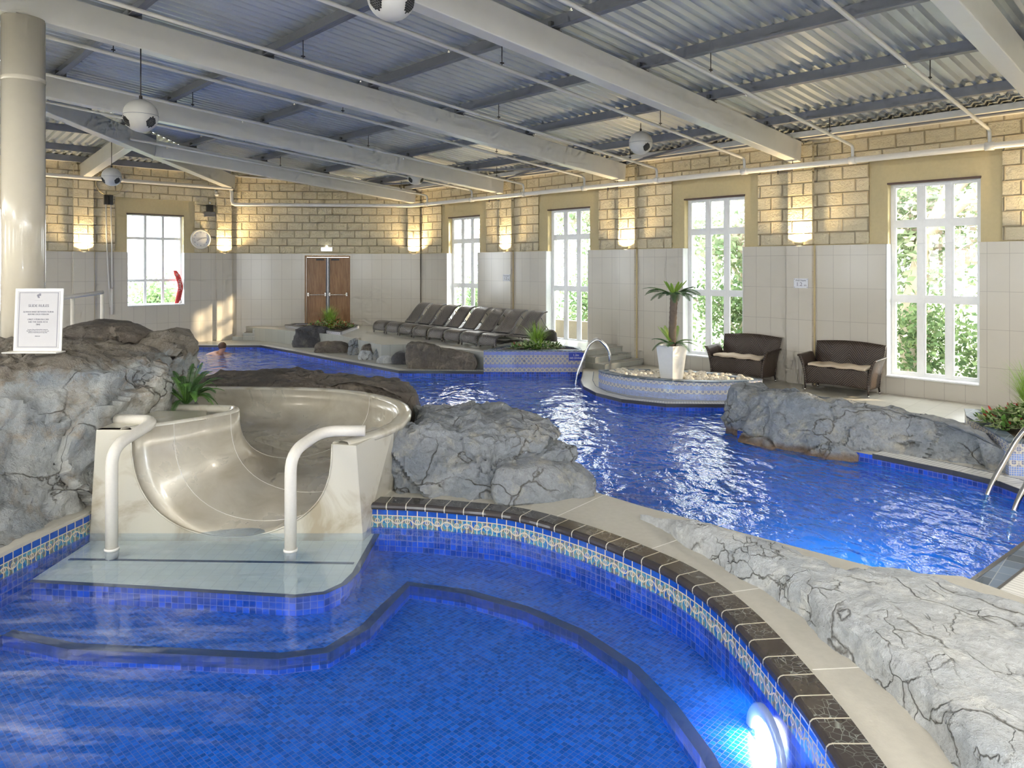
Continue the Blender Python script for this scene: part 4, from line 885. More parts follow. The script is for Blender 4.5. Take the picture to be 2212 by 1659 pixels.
for y in (6.19, 6.27):
    i0 = len(mb.v); mb.v += [Vector((p.x, y, p.z)) for p in front]
    for t3 in tri: mb.face([i0+q for q in t3])
nf = len(front)
for i in range(nf): mb.face((i, (i+1) % nf, nf+(i+1) % nf, nf+i))
fp = mb.build('front_panel', 'slide_gel', SLD, bevel=.008)
mb = MB(); mb.poly([(-1.27, 6.2, -.16), (-1.15, 6.75, -.16), (-1.10, 6.75, .70), (-1.33, 6.2, .665)]); mb.poly([(-1.33, 6.2, .665), (-1.10, 6.75, .70), (-1.30, 6.75, .70), (-1.54, 6.2, .68)])
sp_ = mb.build('side_panel', 'slide_gel', SLD)
mb = MB(); mb.poly([(-3.62, 6.2, -.16), (-3.62, 6.6, -.16), (-3.56, 6.6, .80), (-3.56, 6.2, .80)]); mb.poly([(-3.56, 6.2, .80), (-3.56, 7.0, .80), (-2.95, 7.0, .80), (-2.80, 6.62, .795), (-3.14, 6.30, .795), (-3.26, 6.2, .80)]); mb.build('side_panel', 'slide_gel', SLD)
for i in (14, 16, 8):
    if i < len(rows): mb = MB(); mb.tube([p+Vector((0, 0, .002)) for p in rows[i]], .0022, 5); mb.build('seam', 'pipe_white', SLD)
mb = MB(); mb.tube([Vector((p.x, 6.188, p.z)) for p in pf], .007, 6); mb.build('mouth_bead', 'slide_gel', SLD)
def rail(label, pts, r, mat='rail_white', name='handrail', cat='handrail', bend=None):
    # rounded corners
    P = [Vector(p) for p in pts]; out = [P[0]]
    for i in range(1, len(P)-1):
        rr = min(bend or .12, (P[i]-P[i-1]).length*.45, (P[i+1]-P[i]).length*.45); a = P[i]+(P[i-1]-P[i]).normalized()*rr; b = P[i]+(P[i+1]-P[i]).normalized()*rr
        for q in range(7): t = q/6; out.append((1-t)**2*a+2*t*(1-t)*P[i]+t*t*b)
    out.append(P[-1]); mb = MB(); mb.tube(out, r, 20); o = mb.build(name, mat); return tag(o, label, cat)
for lab, pts in (('left cream handrail at the slide mouth with its top bent back to the left', [(-3.22, 5.82, -.16), (-3.22, 5.82, .74), (-3.13, 6.38, .84), (-3.56, 6.52, .82)]),
                 ('right cream handrail at the slide mouth with its end pointing right', [(-1.775, 5.80, -.16), (-1.775, 5.80, .70), (-1.63, 6.22, .785), (-1.27, 6.26, .775)])):
    h = rail(lab, pts, .047, bend=.16); mb = MB(); p = pts[0]; mb.lathe((p[0], p[1], 0), [(.048, SW+.004), (.056, SW+.003), (.056, SW+.018), (.048, SW+.022)], 20); mb.build('base_collar', 'pipe_white', h)
# chrome ladders
for k_, (dx, dy) in enumerate(((0, 0), (.02, .42))):
    h = rail('chrome ladder rail by the mosaic planter, %s of the pair' % ('nearer' if k_ == 0 else 'farther'), [(1.27+dx, 14.5+dy*.5, -.5), (1.28+dx, 14.5+dy*.5, -.05), (1.55+dx, 14.42+dy*.5, .66), (1.72+dx, 14.38+dy*.5, .76), (1.93+dx, 14.33+dy*.5, .55), (1.96+dx, 14.33+dy*.5, .0)], .024, 'steel', 'ladder_rail', 'ladder rail', bend=.2)
    mb = MB(); mb.lathe((1.96+dx, 14.33+dy*.5, 0), [(.025, .001), (.045, .002), (.045, .018), (.025, .03)], 16); mb.build('floor_flange', 'steel', h)
for k_, (x, y) in enumerate(((4.79, 7.30), (4.74, 6.84))):
    h = rail('curved stainless pool rail at the right edge, %s of the two' % ('farther' if k_ == 0 else 'nearer'), [(x-.12, y-.05, -.7), (x, y, -.08), (x+.37, y+.05, .50), (x+.62, y+.08, .70), (x+.9, y+.1, .62), (x+1.0, y+.1, .0)], .026, 'steel', 'ladder_rail', 'pool rail', bend=.2)
    mb = MB(); mb.lathe((x+1.0, y+.1, 0), [(.027, .001), (.05, .002), (.05, .018), (.027, .03)], 16); mb.build('floor_flange', 'steel', h)
# white stair rail behind the rock
P_ = PD(157, 640, 10.4); Q_ = PD(221, 633, 11.3)
hr = thing('handrail', 'white two post handrail behind the rock beside the rules sign', 'handrail', (Q_.x, Q_.y, 0))
d_ = (P_-Q_)
for a, nm in ((P_, 'post'), (Q_, 'post')): mb = MB(); mb.tube([(a.x, a.y, 0), (a.x, a.y, a.z)], .028, 12); mb.build(nm, 'rail_white', hr)
mb = MB(); mb.tube([Q_+Vector((0, 0, .01)), P_+Vector((0, 0, .0)), P_+d_*1.2+Vector((0, 0, -.02))], .03, 12); mb.build('top_rail', 'rail_white', hr)
mb = MB(); mb.tube([Q_-Vector((0, 0, .50)), P_-Vector((0, 0, .55)), P_+d_*1.2-Vector((0, 0, .57))], .022, 12); mb.build('lower_rail', 'rail_white', hr)

# ================================================================ RULES SIGN
sx0 = (81-CX)/F*6.55; SG = thing('rules_sign', 'white framed slide rules sign standing on the left rock', 'sign', (sx0, 6.55, 1.42))
zs, hs, ws = 1.425, .565, .435
lean = Matrix.Rotation(-.06, 3, 'X')
def sg(x, y, z): return Vector((sx0, 6.55, zs))+lean@Vector((x, y, z))
mb = MB(); mb.box((sx0, 6.50, zs+.004), (ws+.05, .14, .008)); mb.build('base', 'gloss_white', SG)
mb = MB(); mb.box(sg(0, 0, hs/2+.008), (ws, .012, hs), lean); mb.build('holder', 'gloss_white', SG, bevel=.002)
mb = MB(); mb.box(sg(0, -.0075, hs/2+.008), (ws-.045, .002, hs-.045), lean); pp = mb.build('printed_sheet', 'paper', SG)
mb = MB()
for x in (-1, 1): mb.box(sg(x*(ws-.085)/2, -.009, hs/2+.01), (.004, .001, hs-.075), lean)
for z in (0, 1): mb.box(sg(0, -.009, .045+z*(hs-.075)), (ws-.08, .001, .004), lean)
mb.build('printed_border', 'ink', pp)
mb = MB(); mb.sphere(sg(-.008, -.009, .508), .012, 10, 6, 1, .06, 1); mb.box(sg(.008, -.009, .516), (.02, .001, .022), lean); mb.box(sg(-.002, -.009, .492), (.018, .001, .01), lean); mb.build('printed_crest', 'ink', pp)
tr_ = lean@face_rot(Vector((0, -1, 0)))
for s_, z, size in (('. . . . . . . . . . .', .468, .014), ('SLIDE RULES', .415, .034), ('ALWAYS WAIT BETWEEN TURNS', .360, .0185), ('BEFORE EACH PERSON', .338, .0185), ('ONLY 1 PERSON CAN', .292, .0195), ('USE THE SLIDE AT A', .269, .0195), ('TIME', .246, .0195), ('in case of any accident please report to', .202, .0115), ('the lifeguard. please do not run on the wet', .188, .0115), ('surfaces around the pool at any time', .174, .0115), ('thank you', .142, .0115)):
    text(s_, size, sg(0, -.0095, z), tr_, 'ink', pp)

# ================================================================ HANGING BALL SPEAKERS
def ball(px, py, d, dia, ztop, label, turn=0):
    c = PD(px, py, d); r = dia/2; t_ = thing('ball_speaker', label, 'speaker', c, 'hanging ball speakers')
    for nm, a, b in (('upper_shell', 0, 9), ('lower_shell', 9, 18)):
        mb = MB(); n_ = 32; rows = []
        for i in range(a, b+1):
            th = math.pi*i/18; e = .004 if i == 9 else 0
            rows.append([c+Vector(((r-e)*math.sin(th)*math.cos(k_*2*math.pi/n_), (r-e)*math.sin(th)*math.sin(k_*2*math.pi/n_), r*math.cos(th))) for k_ in range(n_)])
        mb.grid(rows, closed=True); sh = mb.build(nm, 'speaker_white', t_)
    mb = MB(); mb.lathe(c, [(r+.001, .003), (r+.003, 0), (r+.001, -.003)], 32); mb.build('seam_ring', 'purlin', t_)
    for az in (-.9+turn, 1.0+turn, 2.9+turn):
        mb = MB(); ax = Vector((math.sin(az)*math.cos(.5), -math.cos(az)*math.cos(.5), -math.sin(.5))); e1 = UP.cross(ax).normalized(); e2 = ax.cross(e1)
        for i in range(-4, 5):
            for j in range(-4, 5):
                u_, v_ = i*.105+(.05 if j % 2 else 0), j*.09
                if u_*u_+v_*v_ > .13: continue
                dn = (ax+e1*u_+e2*v_).normalized(); f1 = UP.cross(dn).normalized(); f2 = dn.cross(f1); q = c+dn*(r+.0008); mb.poly([q+(f1*math.cos(a*math.pi/4)+f2*math.sin(a*math.pi/4))*.011*(dia/.42) for a in range(8)])
        mb.build('grille', 'dark_hole', sh, recalc=False)
    mb = MB(); mb.tube([c+Vector((0, 0, r-.005)), (c.x, c.y, ztop)], .007, 8); mb.box(c+Vector((0, 0, r+.02)), (.03, .03, .05)); mb.build('hanging_rod', 'rod_dark', t_); return t_
ball(845, -8, 6.25, .42, 4.10+SL*9.8+.35, 'largest ball speaker, cut by the top edge of the photo', .25)
ball(304, 250, 9.25, .42, 4.98, 'white ball speaker on a long rod right of the round column', .2)
ball(1384, 309, 12.9, .42, 4.75, 'white ball speaker hanging above the potted palm', 1.35)
ball(898, 382, 18.2, .42, 4.72, 'small ball speaker hanging above the left end of the loungers', .2)
ball(241, 382, 16.4, .42, 5.15, 'ball speaker hanging in front of the stone wall at the black cable boxes', .2)
# ================================================================ WALL LIGHTS
def wall_light(fr, a, z, o, label, pw=26):
    p = fr(a, z, o); t_ = thing('wall_light', label, 'wall light', p, 'uplights on the stone pilasters'); rot = Matrix((fr.T, fr.N, UP)).transposed()
    mb = MB(); n_ = 12; rows = []
    for i in range(5):
        th = i/4*math.pi/2; rows.append([p+rot@Vector((.09*math.cos(k_*math.pi/n_)*math.cos(th), .075*math.sin(k_*math.pi/n_)*math.cos(th), -.055*math.sin(th))) for k_ in range(n_+1)])
    mb.grid(rows); mb.build('bowl', 'ochre', t_)
    mb = MB(); mb.poly([p+rot@Vector((.075*math.cos(k_*math.pi/n_), .004+.06*math.sin(k_*math.pi/n_), -.006)) for k_ in range(n_+1)]); mb.build('bulb', 'lamp_glow', t_)
    l = bpy.data.lights.new('wall_light', 'AREA'); l.shape = 'RECTANGLE'; l.size = .16; l.size_y = .05; l.energy = pw; l.color = (1, .74, .38); ob = bpy.data.objects.new('wall_light_source', l); COL.objects.link(ob)
    ob.location = p+fr.N*.04+Vector((0, 0, .01)); ob.rotation_euler = (-fr.N*.10+UP).to_track_quat('-Z', 'Y').to_euler(); l.spread = math.radians(150)
wall_light(FC, 2.99, 2.64, .165, 'glowing uplight on the pilaster between the two wicker sofas')
wall_light(FC, 7.03, 2.64, .165, 'glowing uplight on the pilaster left of the potted palm')
wall_light(FC, 11.07, 2.64, .165, 'glowing uplight on the pilaster above the right half of the loungers')
wall_light(FC, -1.05, 2.64, .165, 'glowing uplight on the pilaster beyond the right edge')
wall_light(FB, .22, 2.64, .165, 'glowing uplight in the corner right of the wooden door')
wall_light(FA, UAB+.42, 2.64, .165, 'glowing uplight right of the clock')
wall_light(FA, 8.43, 2.64, .165, 'glowing uplight left of the black cable boxes')
wall_light(FA, 12.6, 2.64, .165, 'glowing uplight hidden behind the round column')
# ================================================================ WALL FITTINGS
rfC, rfA, rfB = face_rot(FC.N), face_rot(FA.N), face_rot(FB.N)
def dsc(mb, fr, a, z, o0, prf, n_=32):
    rot = face_rot(fr.N); p = fr(a, z, o0); mb.grid([[p+rot@Vector((r*math.cos(k_*2*math.pi/n_), r*math.sin(k_*2*math.pi/n_), q)) for k_ in range(n_)] for r, q in prf], closed=True)
ac, zk = along(FA, 433, .06), 2.99
ck = thing('wall_clock', 'round white wall clock right of the end window', 'clock', FA(ac, zk, .06))
mb = MB(); dsc(mb, FA, ac, zk, .05, [(.001, 0), (.28, 0), (.29, .03), (.28, .05), (.25, .055), (.238, .04)]); mb.build('clock_case', 'gloss_white', ck)
mb = MB(); dsc(mb, FA, ac, zk, .05, [(.24, .035), (.001, .035)]); fc = mb.build('clock_face', 'clock_white', ck)
for i in range(12): a = math.radians(90-30*(i or 12)); text(str(i or 12), .055, FA(ac, zk, .088)+rfA@Vector((.19*math.cos(a), .19*math.sin(a), 0)), rfA, 'ink', fc, 'numeral')
for nm, an, ln, wd in (('hour_hand', 250-5, .12, .012), ('minute_hand', 80-2, .17, .008)):
    a = math.radians(90-an); mb = MB(); dd = rfA@Vector((math.cos(a), math.sin(a), 0)); mb.beam(FA(ac, zk, .091)-dd*.03, FA(ac, zk, .091)+dd*ln, wd, .003, FA.N); mb.build(nm, 'ink', ck)
ae = along(FB, 707); ex = thing('exit_sign', 'illuminated exit sign above the wooden double door', 'sign', FB(ae, 2.72, .06)); rB = Matrix((FB.T, FB.N, UP)).transposed()
mb = MB(); mb.box(FB(ae, 2.72, .07), (.34, .06, .12), rB); mb.build('housing', 'gloss_white', ex); mb = MB(); mb.box(FB(ae, 2.715, .103), (.32, .006, .10), rB); mb.build('lit_panel', 'exit_glow', ex)
text('EXIT', .06, FB(ae, 2.715, .108), rfB, 'grey_box', ex)
mb = MB(); mb.box(FB(ae, 2.80, .10), (.06, .05, .04), rB); mb.build('lamp_head', 'exit_glow', ex)
ag = along(FA, 450); rA = Matrix((FA.T, FA.N, UP)).transposed()
em = thing('emergency_light', 'black and grey emergency light box above the clock', 'light fitting', FA(ag, 3.7, .04))
mb = MB(); mb.box(FA(ag, 3.90, .11), (.17, .12, .20), rA); mb.build('lamp_head', 'black', em, bevel=.01); mb = MB(); mb.box(FA(ag, 3.72, .10), (.28, .11, .14), rA); mb.build('battery_box', 'grey_box', em, bevel=.006)
mb = MB(); mb.sphere(FA(ag, 4.06, .12), .035, 12, 8); mb.build('lamp_bulb', 'gloss_white', em)
ad = along(FA, 464); cam_ = thing('security_camera', 'small white security camera under the pipe above the clock', 'camera', FA(ad, 4.32, .1))
mb = MB(); mb.tube([FA(ad, 4.45, .05), FA(ad, 4.36, .12)], .04, 12); mb.build('bracket', 'gloss_white', cam_); mb = MB(); mb.sphere(FA(ad, 4.31, .14), .062, 16, 10, 1, 1, .8); mb.build('dome', 'gloss_white', cam_)
ax_ = along(FA, 232); cb = thing('cable_box', 'pair of black cable boxes with white conduits down the end wall', 'cable box', FA(ax_, 4.0, .05))
for s_ in (-1, 1): mb = MB(); mb.box(FA(ax_+s_*.055, 3.98, .09), (.095, .10, .26), rA); mb.build('box', 'black', cb)
for s_, e in ((-1, -.03), (1, .02)): mb = MB(); mb.tube([FA(ax_+s_*.06, 3.85, .09), FA(ax_+s_*.06-.02, 2.7, .10), FA(ax_-.06+e, 1.1, .10)], .018, 8); mb.build('conduit', 'pipe_white', cb)
mb = MB(); mb.tube([FA(ax_-.08, 1.6, .10), FA(ax_-.08, .9, .10)], .035, 8); mb.build('conduit', 'pipe_white', cb)
mb = MB(); mb.tube([FA(ax_-.02+.32*math.cos(a*math.pi/14), 4.42+.32*math.sin(a*math.pi/14), .09) for a in range(28)], .014, 6, closed=True); tag(mb.build('cable_coil', 'ochre'), 'brown cable coiled in a ring above the black cable boxes', 'cable')
def depth_plate(a, z, label, o=.17):
    t_ = thing('depth_sign', label, 'sign', FC(a, z, o)); rC = Matrix((FC.T, FC.N, UP)).transposed(); mb = MB(); mb.box(FC(a, z, o), (.27, .008, .18), rC); mb.build('plate', 'plate_white', t_)
    text('Pool Depth', .042, FC(a, z+.052, o+.006), rfC, 'ink', t_); text('1.2', .10, FC(a+.03, z-.022, o+.006), rfC, 'ink', t_); text('m', .06, FC(a-.085, z-.036, o+.006), rfC, 'ink', t_)
    mb = MB(); [dsc(mb, FC, a+sx*.12, z+sz*.075, o+.004, [(.007, 0), (.006, .004), (.001, .005)], 8) for sx in (-1, 1) for sz in (-1, 1)]; mb.build('screws', 'ink', t_)
depth_plate(along(FC, 1730, .17), 2.2-(612-575)/F*13.45, 'white pool depth plate on the pilaster between the wicker sofas')
depth_plate(along(FC, 1094, .17), 2.2-(600-575)/F*19.4, 'white pool depth plate on the wall above the loungers')
# rescue tube
P0_ = FA(6.03, 1.13, -.04); rt = thing('rescue_tube', 'red foam rescue tube leaning on the sill of the end window', 'rescue tube', P0_)
cur = [FA(6.05, 1.14, .0), FA(6.00, 1.35, .03), FA(5.95, 1.6, .0), FA(5.99, 1.85, -.03), FA(6.08, 2.08, -.05)]
cs = spline(cur, 6); rows = []
for i, p in enumerate(cs):
    f = i/(len(cs)-1); s_ = .6+.4*math.sin(min(1, f*6, (1-f)*6)*math.pi/2); rows.append([p+FA.T*.075*s_*math.cos(a*math.pi/8)+FA.N*.04*s_*math.sin(a*math.pi/8) for a in range(16)])
mb = MB(); mb.grid(rows, closed=True); mb.poly(rows[0]); mb.poly(rows[-1][::-1]); mb.build('foam_body', 'red_foam', rt)
text('GUARD', .12, FA(5.97, 1.62, .05), rfA@Matrix.Rotation(math.pi/2, 3, 'Z'), 'white_ink', rt); text('32', .09, FA(6.05, 1.95, .03), rfA@Matrix.Rotation(math.pi/2, 3, 'Z'), 'white_ink', rt)
mb = MB(); mb.tube([FA(5.97, 1.6, -.02), FA(5.93, 1.3, -.05), FA(5.93, 1.14, 0), FA(5.99, 1.14, .03)], .012, 6); mb.build('strap', 'black', rt)
# ================================================================ LOUNGERS
def slab(mb, prof_, y0, y1, th, uvs=1):
    "sheet following a side profile of (x, z)"
    P = [Vector((x, 0, z)) for x, z in prof_]; n_ = len(P); T_ = []
    for i in range(n_): t = (P[min(i+1, n_-1)]-P[max(i-1, 0)]).normalized(); T_.append(Vector((t.z, 0, -t.x)))
    L = [0]
    for i in range(1, n_): L.append(L[-1]+(P[i]-P[i-1]).length)
    Y = [y0+(y1-y0)*k_/6 for k_ in range(7)]
    for s_, fl in ((0, False), (1, True)):
        mb.grid([[(P[i].x+T_[i].x*th*s_, y, P[i].z+T_[i].z*th*s_) for y in Y] for i in range(n_)], uv=lambda a, b: (Y[b]-y0, L[a]), flip=fl)
    for y in (y0, y1): mb.grid([[(P[i].x, y, P[i].z), (P[i].x+T_[i].x*th, y, P[i].z+T_[i].z*th)] for i in range(n_)], smooth=False, uv=lambda a, b: (b*.03, L[a]))
    for i in (0, -1): mb.grid([[(P[i].x, y, P[i].z) for y in Y], [(P[i].x+T_[i].x*th, y, P[i].z+T_[i].z*th) for y in Y]], smooth=False)
def smoothp(p, n_=5): return [(v.x, v.z) for v in spline([(x, 0, z) for x, z in p], n_)]
def make_lounger():
    t_ = thing('sun_lounger', '', 'sun lounger', (0, 0, 0), 'row of wicker sun loungers on the terrace')
    mb = MB(); slab(mb, smoothp([(-.01, .07), (-.015, .16), (.02, .25), (.12, .31), (.3, .315), (.6, .27), (.9, .225), (1.15, .225), (1.4, .26), (1.62, .315), (1.80, .325), (1.92, .25), (1.96, .12), (1.97, .03)]), -.585, -.03, .03); mb.build('seat', 'wicker_grey', t_, local=True)
    mb = MB(); slab(mb, smoothp([(1.02, .245), (1.15, .36), (1.30, .53), (1.42, .66), (1.53, .74), (1.66, .765)]), -.555, -.065, .028); mb.build('backrest', 'wicker_grey', t_, local=True)
    for y in (-.08, -.54): mb = MB(); mb.tube([(1.45, y, .62), (1.72, y, .30)], .011, 6); mb.build('support_strut', 'grey_box', t_, local=True)
    for x, y in ((.005, -.05), (.005, -.565), (1.96, -.05), (1.96, -.565)):
        mb = MB(); mb.tube([(x, y, .012), (x, y, .16)], .017, 8); lg = mb.build('leg', 'wicker_grey', t_, local=True)
        mb = MB(); mb.tube([(x, y, 0), (x, y, .035)], .016, 8); mb.build('foot_cap', 'steel', lg, local=True)
    mb = MB(); mb.sphere((-.012, -.31, .14), .012, 8, 5, .4, 1, 1); mb.build('badge', 'steel', t_, local=True)
    return t_
LO = make_lounger(); Lp0, Lp1 = Vector((-3.84, 19.95, TZ)), Vector((-.755, 16.17, TZ)); ang = math.atan2(.689, .7247)
pos_w = ['grey wicker sun lounger at the far left end of the row', 'second wicker sun lounger from the left end of the row', 'third wicker sun lounger from the left end of the row', 'fourth wicker sun lounger from the left end of the row',
         'fourth wicker sun lounger from the right end of the row', 'third wicker sun lounger from the right end of the row', 'wicker sun lounger beside the nearest one, second from the right', 'nearest wicker sun lounger, behind the grassy plant on the mosaic planter']
for i in range(8):
    o = LO if i == 0 else copy_tree(LO)
    o.location = Lp0.lerp(Lp1, i/7)+Vector((0, 0, .002)); o.rotation_euler = (0, 0, ang+random.uniform(-.012, .012)); o['label'] = pos_w[i]
# ================================================================ SOFAS
def make_sofa(label):
    t_ = thing('wicker_sofa', label, 'sofa', (0, 0, 0), 'two seat wicker sofas')
    def sheet(rows, name, th=.032, uv=None):
        mb = MB(); mb.grid(rows, uv=uv); o = mb.build(name, 'wicker_brown', t_, local=True); s_ = o.modifiers.new('thick', 'SOLIDIFY'); s_.thickness = th; s_.offset = 0; return o
    W_ = 1.16
    # apron and seat
    n_ = 12; rows = []
    for j in range(9):
        z = .13+.31*j/8; rows.append([(.05+(W_-.10)*i/n_, -.01-.012*math.sin(math.pi*i/n_)+.02*(1-j/8), z-(.0 if j else .03*math.sin(math.pi*i/n_)*-1)) for i in range(n_+1)])
    sheet(rows, 'seat_front', uv=lambda a, b: (b/n_*(W_-.1)-(W_-.1)/2+.3+6, a/8*.31))
    mb = MB(); mb.box((W_/2, .27, .415), (W_-.1, .5, .03)); mb.build('seat', 'wicker_brown', t_, local=True)
    rows = []
    for j in range(11):
        f = j/10; z = .12+f*.71; y = .47+.16*f**1.5; ex = .02+.05*f
        rows.append([(.05-ex+(W_-.10+2*ex)*i/n_, y+.03*math.cos((i/n_-.5)*math.pi)*f, z+.035*math.cos((i/n_-.5)*math.pi)*f**3) for i in range(n_+1)])
    sheet(rows, 'backrest', uv=lambda a, b: (b/n_*W_-W_/2+6, a/10*.7))
    for s_ in (0, 1):
        rows = []
        for j in range(10):
            f = j/9; z = .14+f*.47; out = .10*f**2.2
            rows.append([((.05-out) if s_ == 0 else (W_-.05+out), -.012-.02*f+(.52)*i/8, z-.02*math.sin(i/8*math.pi)*(1-f)+.02*(i/8)*f) for i in range(9)])
        rows.append([(p[0]+(-.035 if s_ == 0 else .035), p[1], p[2]+.004) for p in rows[-1]])
        sheet(rows, 'armrest', uv=lambda a, b: (b/8*.5+6, a/9*.47))
    for x, y, sx_, sy_ in ((.05, .0, -.01, -.01), (W_-.05, .0, .01, -.01), (.06, .47, -.01, .05), (W_-.06, .47, .01, .05)):
        mb = MB(); mb.tube([(x, y, .2), (x+sx_, y+sy_, .03)], [.02, .015], 10); lg = mb.build('leg', 'wicker_brown', t_, local=True)
        mb = MB(); mb.tube([(x+sx_*.9, y+sy_*.9, .04), (x+sx_, y+sy_, 0)], [.0165, .015], 10); mb.build('foot_cap', 'steel', lg, local=True)
    mb = MB(); rows = []
    for j in range(5):
        rows.append([(.09+(W_-.18)*i/14, -.015+.46*j/4, .455+.012*math.sin(i*1.3+j)+.008) for i in range(15)])
    mb.grid(rows); cu = mb.build('cushion', 'cushion', t_, local=True); s_ = cu.modifiers.new('thick', 'SOLIDIFY'); s_.thickness = .045; s_.offset = 0; b_ = cu.modifiers.new('round', 'BEVEL'); b_.width = .015; b_.segments = 3
    cu['label'] = 'beige seat cushion'
    return t_
sf = make_sofa('dark wicker two seat sofa with beige cushion left of the depth plate'); sa = math.atan2(-.7247, .689)
sf.location = R(4.53, .75); sf.rotation_euler = (0, 0, sa)
s2 = copy_tree(sf); s2.location = R(2.66, .73); s2.rotation_euler = (0, 0, sa); s2['label'] = 'dark wicker two seat sofa with beige cushion beside the right window'
# ================================================================ PLANTS
def frond(mb, base, az, length, rise, droop, n_=16, lw=.10, leafw=.012, up_=.5):
    d = Vector((math.cos(az), math.sin(az), 0)); side = Vector((-d.y, d.x, 0)); pts = []
    for i in range(n_+1):
        f = i/n_; pts.append(Vector(base)+d*length*f*(1-.12*f)+UP*(rise*f-droop*f*f))
    mb.tube(pts, [.008*(1-.8*i/n_) for i in range(n_+1)], 4, caps=False)
    for i in range(2, n_*2):
        f = i/(n_*2); k_ = int(f*n_); p = pts[k_].lerp(pts[min(k_+1, n_)], f*n_-k_); t = (pts[min(k_+1, n_)]-pts[k_]).normalized(); l_ = lw*math.sin(math.pi*min(.97, .16+f*.84))**.6
        for s_ in (-1, 1):
            v = (side*s_*.85+t*.65+UP*up_*.35).normalized()*l_*random.uniform(.85, 1.1); w_ = t*leafw*.5; dz = UP*-.25*l_
            mb.poly([p-w_, p+w_, p+v*.6+w_*.8+dz*.2, p+v+dz, p+v*.6-w_*.8+dz*.2])
def blade(mb, base, az, h, lean_, wd=.006, n_=5):
    d = Vector((math.cos(az), math.sin(az), 0)); s_ = Vector((-d.y, d.x, 0)); rows = []
    for i in range(n_+1):
        f = i/n_; p = Vector(base)+d*lean_*f**2+UP*(h*f-.35*lean_*f**3); w_ = wd*(1-f**2*.92); rows.append([p-s_*w_, p+s_*w_])
    mb.grid(rows)
def leaf(mb, p, az, l_, w_, tilt):
    d = Vector((math.cos(az)*math.cos(tilt), math.sin(az)*math.cos(tilt), math.sin(tilt))); s_ = Vector((-math.sin(az), math.cos(az), 0)); n_ = d.cross(s_); p = Vector(p)
    mb.poly([p, p+d*l_*.35+s_*w_*.5+n_*-.01, p+d*l_*.7+s_*w_*.38, p+d*l_, p+d*l_*.7-s_*w_*.38, p+d*l_*.35-s_*w_*.5+n_*-.01])
def clump(mb, cx, cy_, z, rx, ry, hh, n_, l_=.09, w_=.045):
    for i in range(n_):
        a = random.uniform(0, 6.283); r = math.sqrt(random.random()); p = (cx+rx*r*math.cos(a), cy_+ry*r*math.sin(a), z+hh*(1-r*.8)*random.uniform(.15, 1)); leaf(mb, p, a+random.uniform(-1, 1), l_*random.uniform(.6, 1.3), w_*random.uniform(.7, 1.2), random.uniform(-.4, .9))
# palm
pp_ = Vector((2.72, 12.33, .26)); pot = thing('plant_pot', 'tall tapered square white pot holding the palm', 'pot', pp_)
def sq(r, z, c=pp_, a0=math.radians(-98)): return [Vector((c.x+r*math.cos(a0+k_*math.pi/2), c.y+r*math.sin(a0+k_*math.pi/2), z)) for k_ in range(4)]
mb = MB(); mb.grid([sq(.005, .262), sq(.185, .262), sq(.262, .855), sq(.24, .858), sq(.225, .80)], closed=True, smooth=False); mb.build('pot_body', 'pot_white', pot, bevel=.004)
mb = MB(); mb.poly(sq(.228, .81)); mb.build('potting_soil', 'soil', pot)
pa = thing('potted_palm', 'cycad palm with two tiers of fronds rising from the white pot', 'palm', (pp_.x, pp_.y, .81))
mb = MB(); tp = [(pp_.x+.01, pp_.y, .78), (pp_.x+.015, pp_.y, 1.1), (pp_.x+.03, pp_.y, 1.45), (pp_.x+.04, pp_.y, 1.72)]; tp = spline(tp, 8); mb.tube(tp, [.060+.006*((i % 2)) for i in range(len(tp))], 10)
for i in range(40):
    z = random.uniform(.85, 1.68); a = random.uniform(0, 6.28); mb.poly([(pp_.x+.02+.05*math.cos(a), pp_.y+.05*math.sin(a), z), (pp_.x+.02+.05*math.cos(a+.2), pp_.y+.05*math.sin(a+.2), z), (pp_.x+.02+.085*math.cos(a+.1), pp_.y+.085*math.sin(a+.1), z+.03)])
mb.build('trunk', 'bark', pa)
for i in range(24):
    up_ = i % 4 == 0; mb = MB(); frond(mb, (pp_.x+.035, pp_.y, 1.70), i*2.399+.3, random.uniform(.52, .64)*(.45 if up_ else 1), random.uniform(.26, .34) if up_ else random.uniform(.22, .40), .05 if up_ else random.uniform(.20, .42), n_=24, lw=.05 if up_ else .11, leafw=.009); mb.build('upper_frond', 'leaf_bright' if up_ else 'leaf_palm', pa)
for i in range(12):
    up_ = i % 3 == 0; mb = MB(); frond(mb, (pp_.x+.015, pp_.y, .86), i*2.399+1.0, random.uniform(.42, .54)*(.6 if up_ else 1), .36 if up_ else random.uniform(.2, .30), .05 if up_ else random.uniform(.18, .36), n_=20, lw=.09, leafw=.008); mb.build('lower_frond', 'leaf_bright' if up_ else 'leaf_palm', pa)
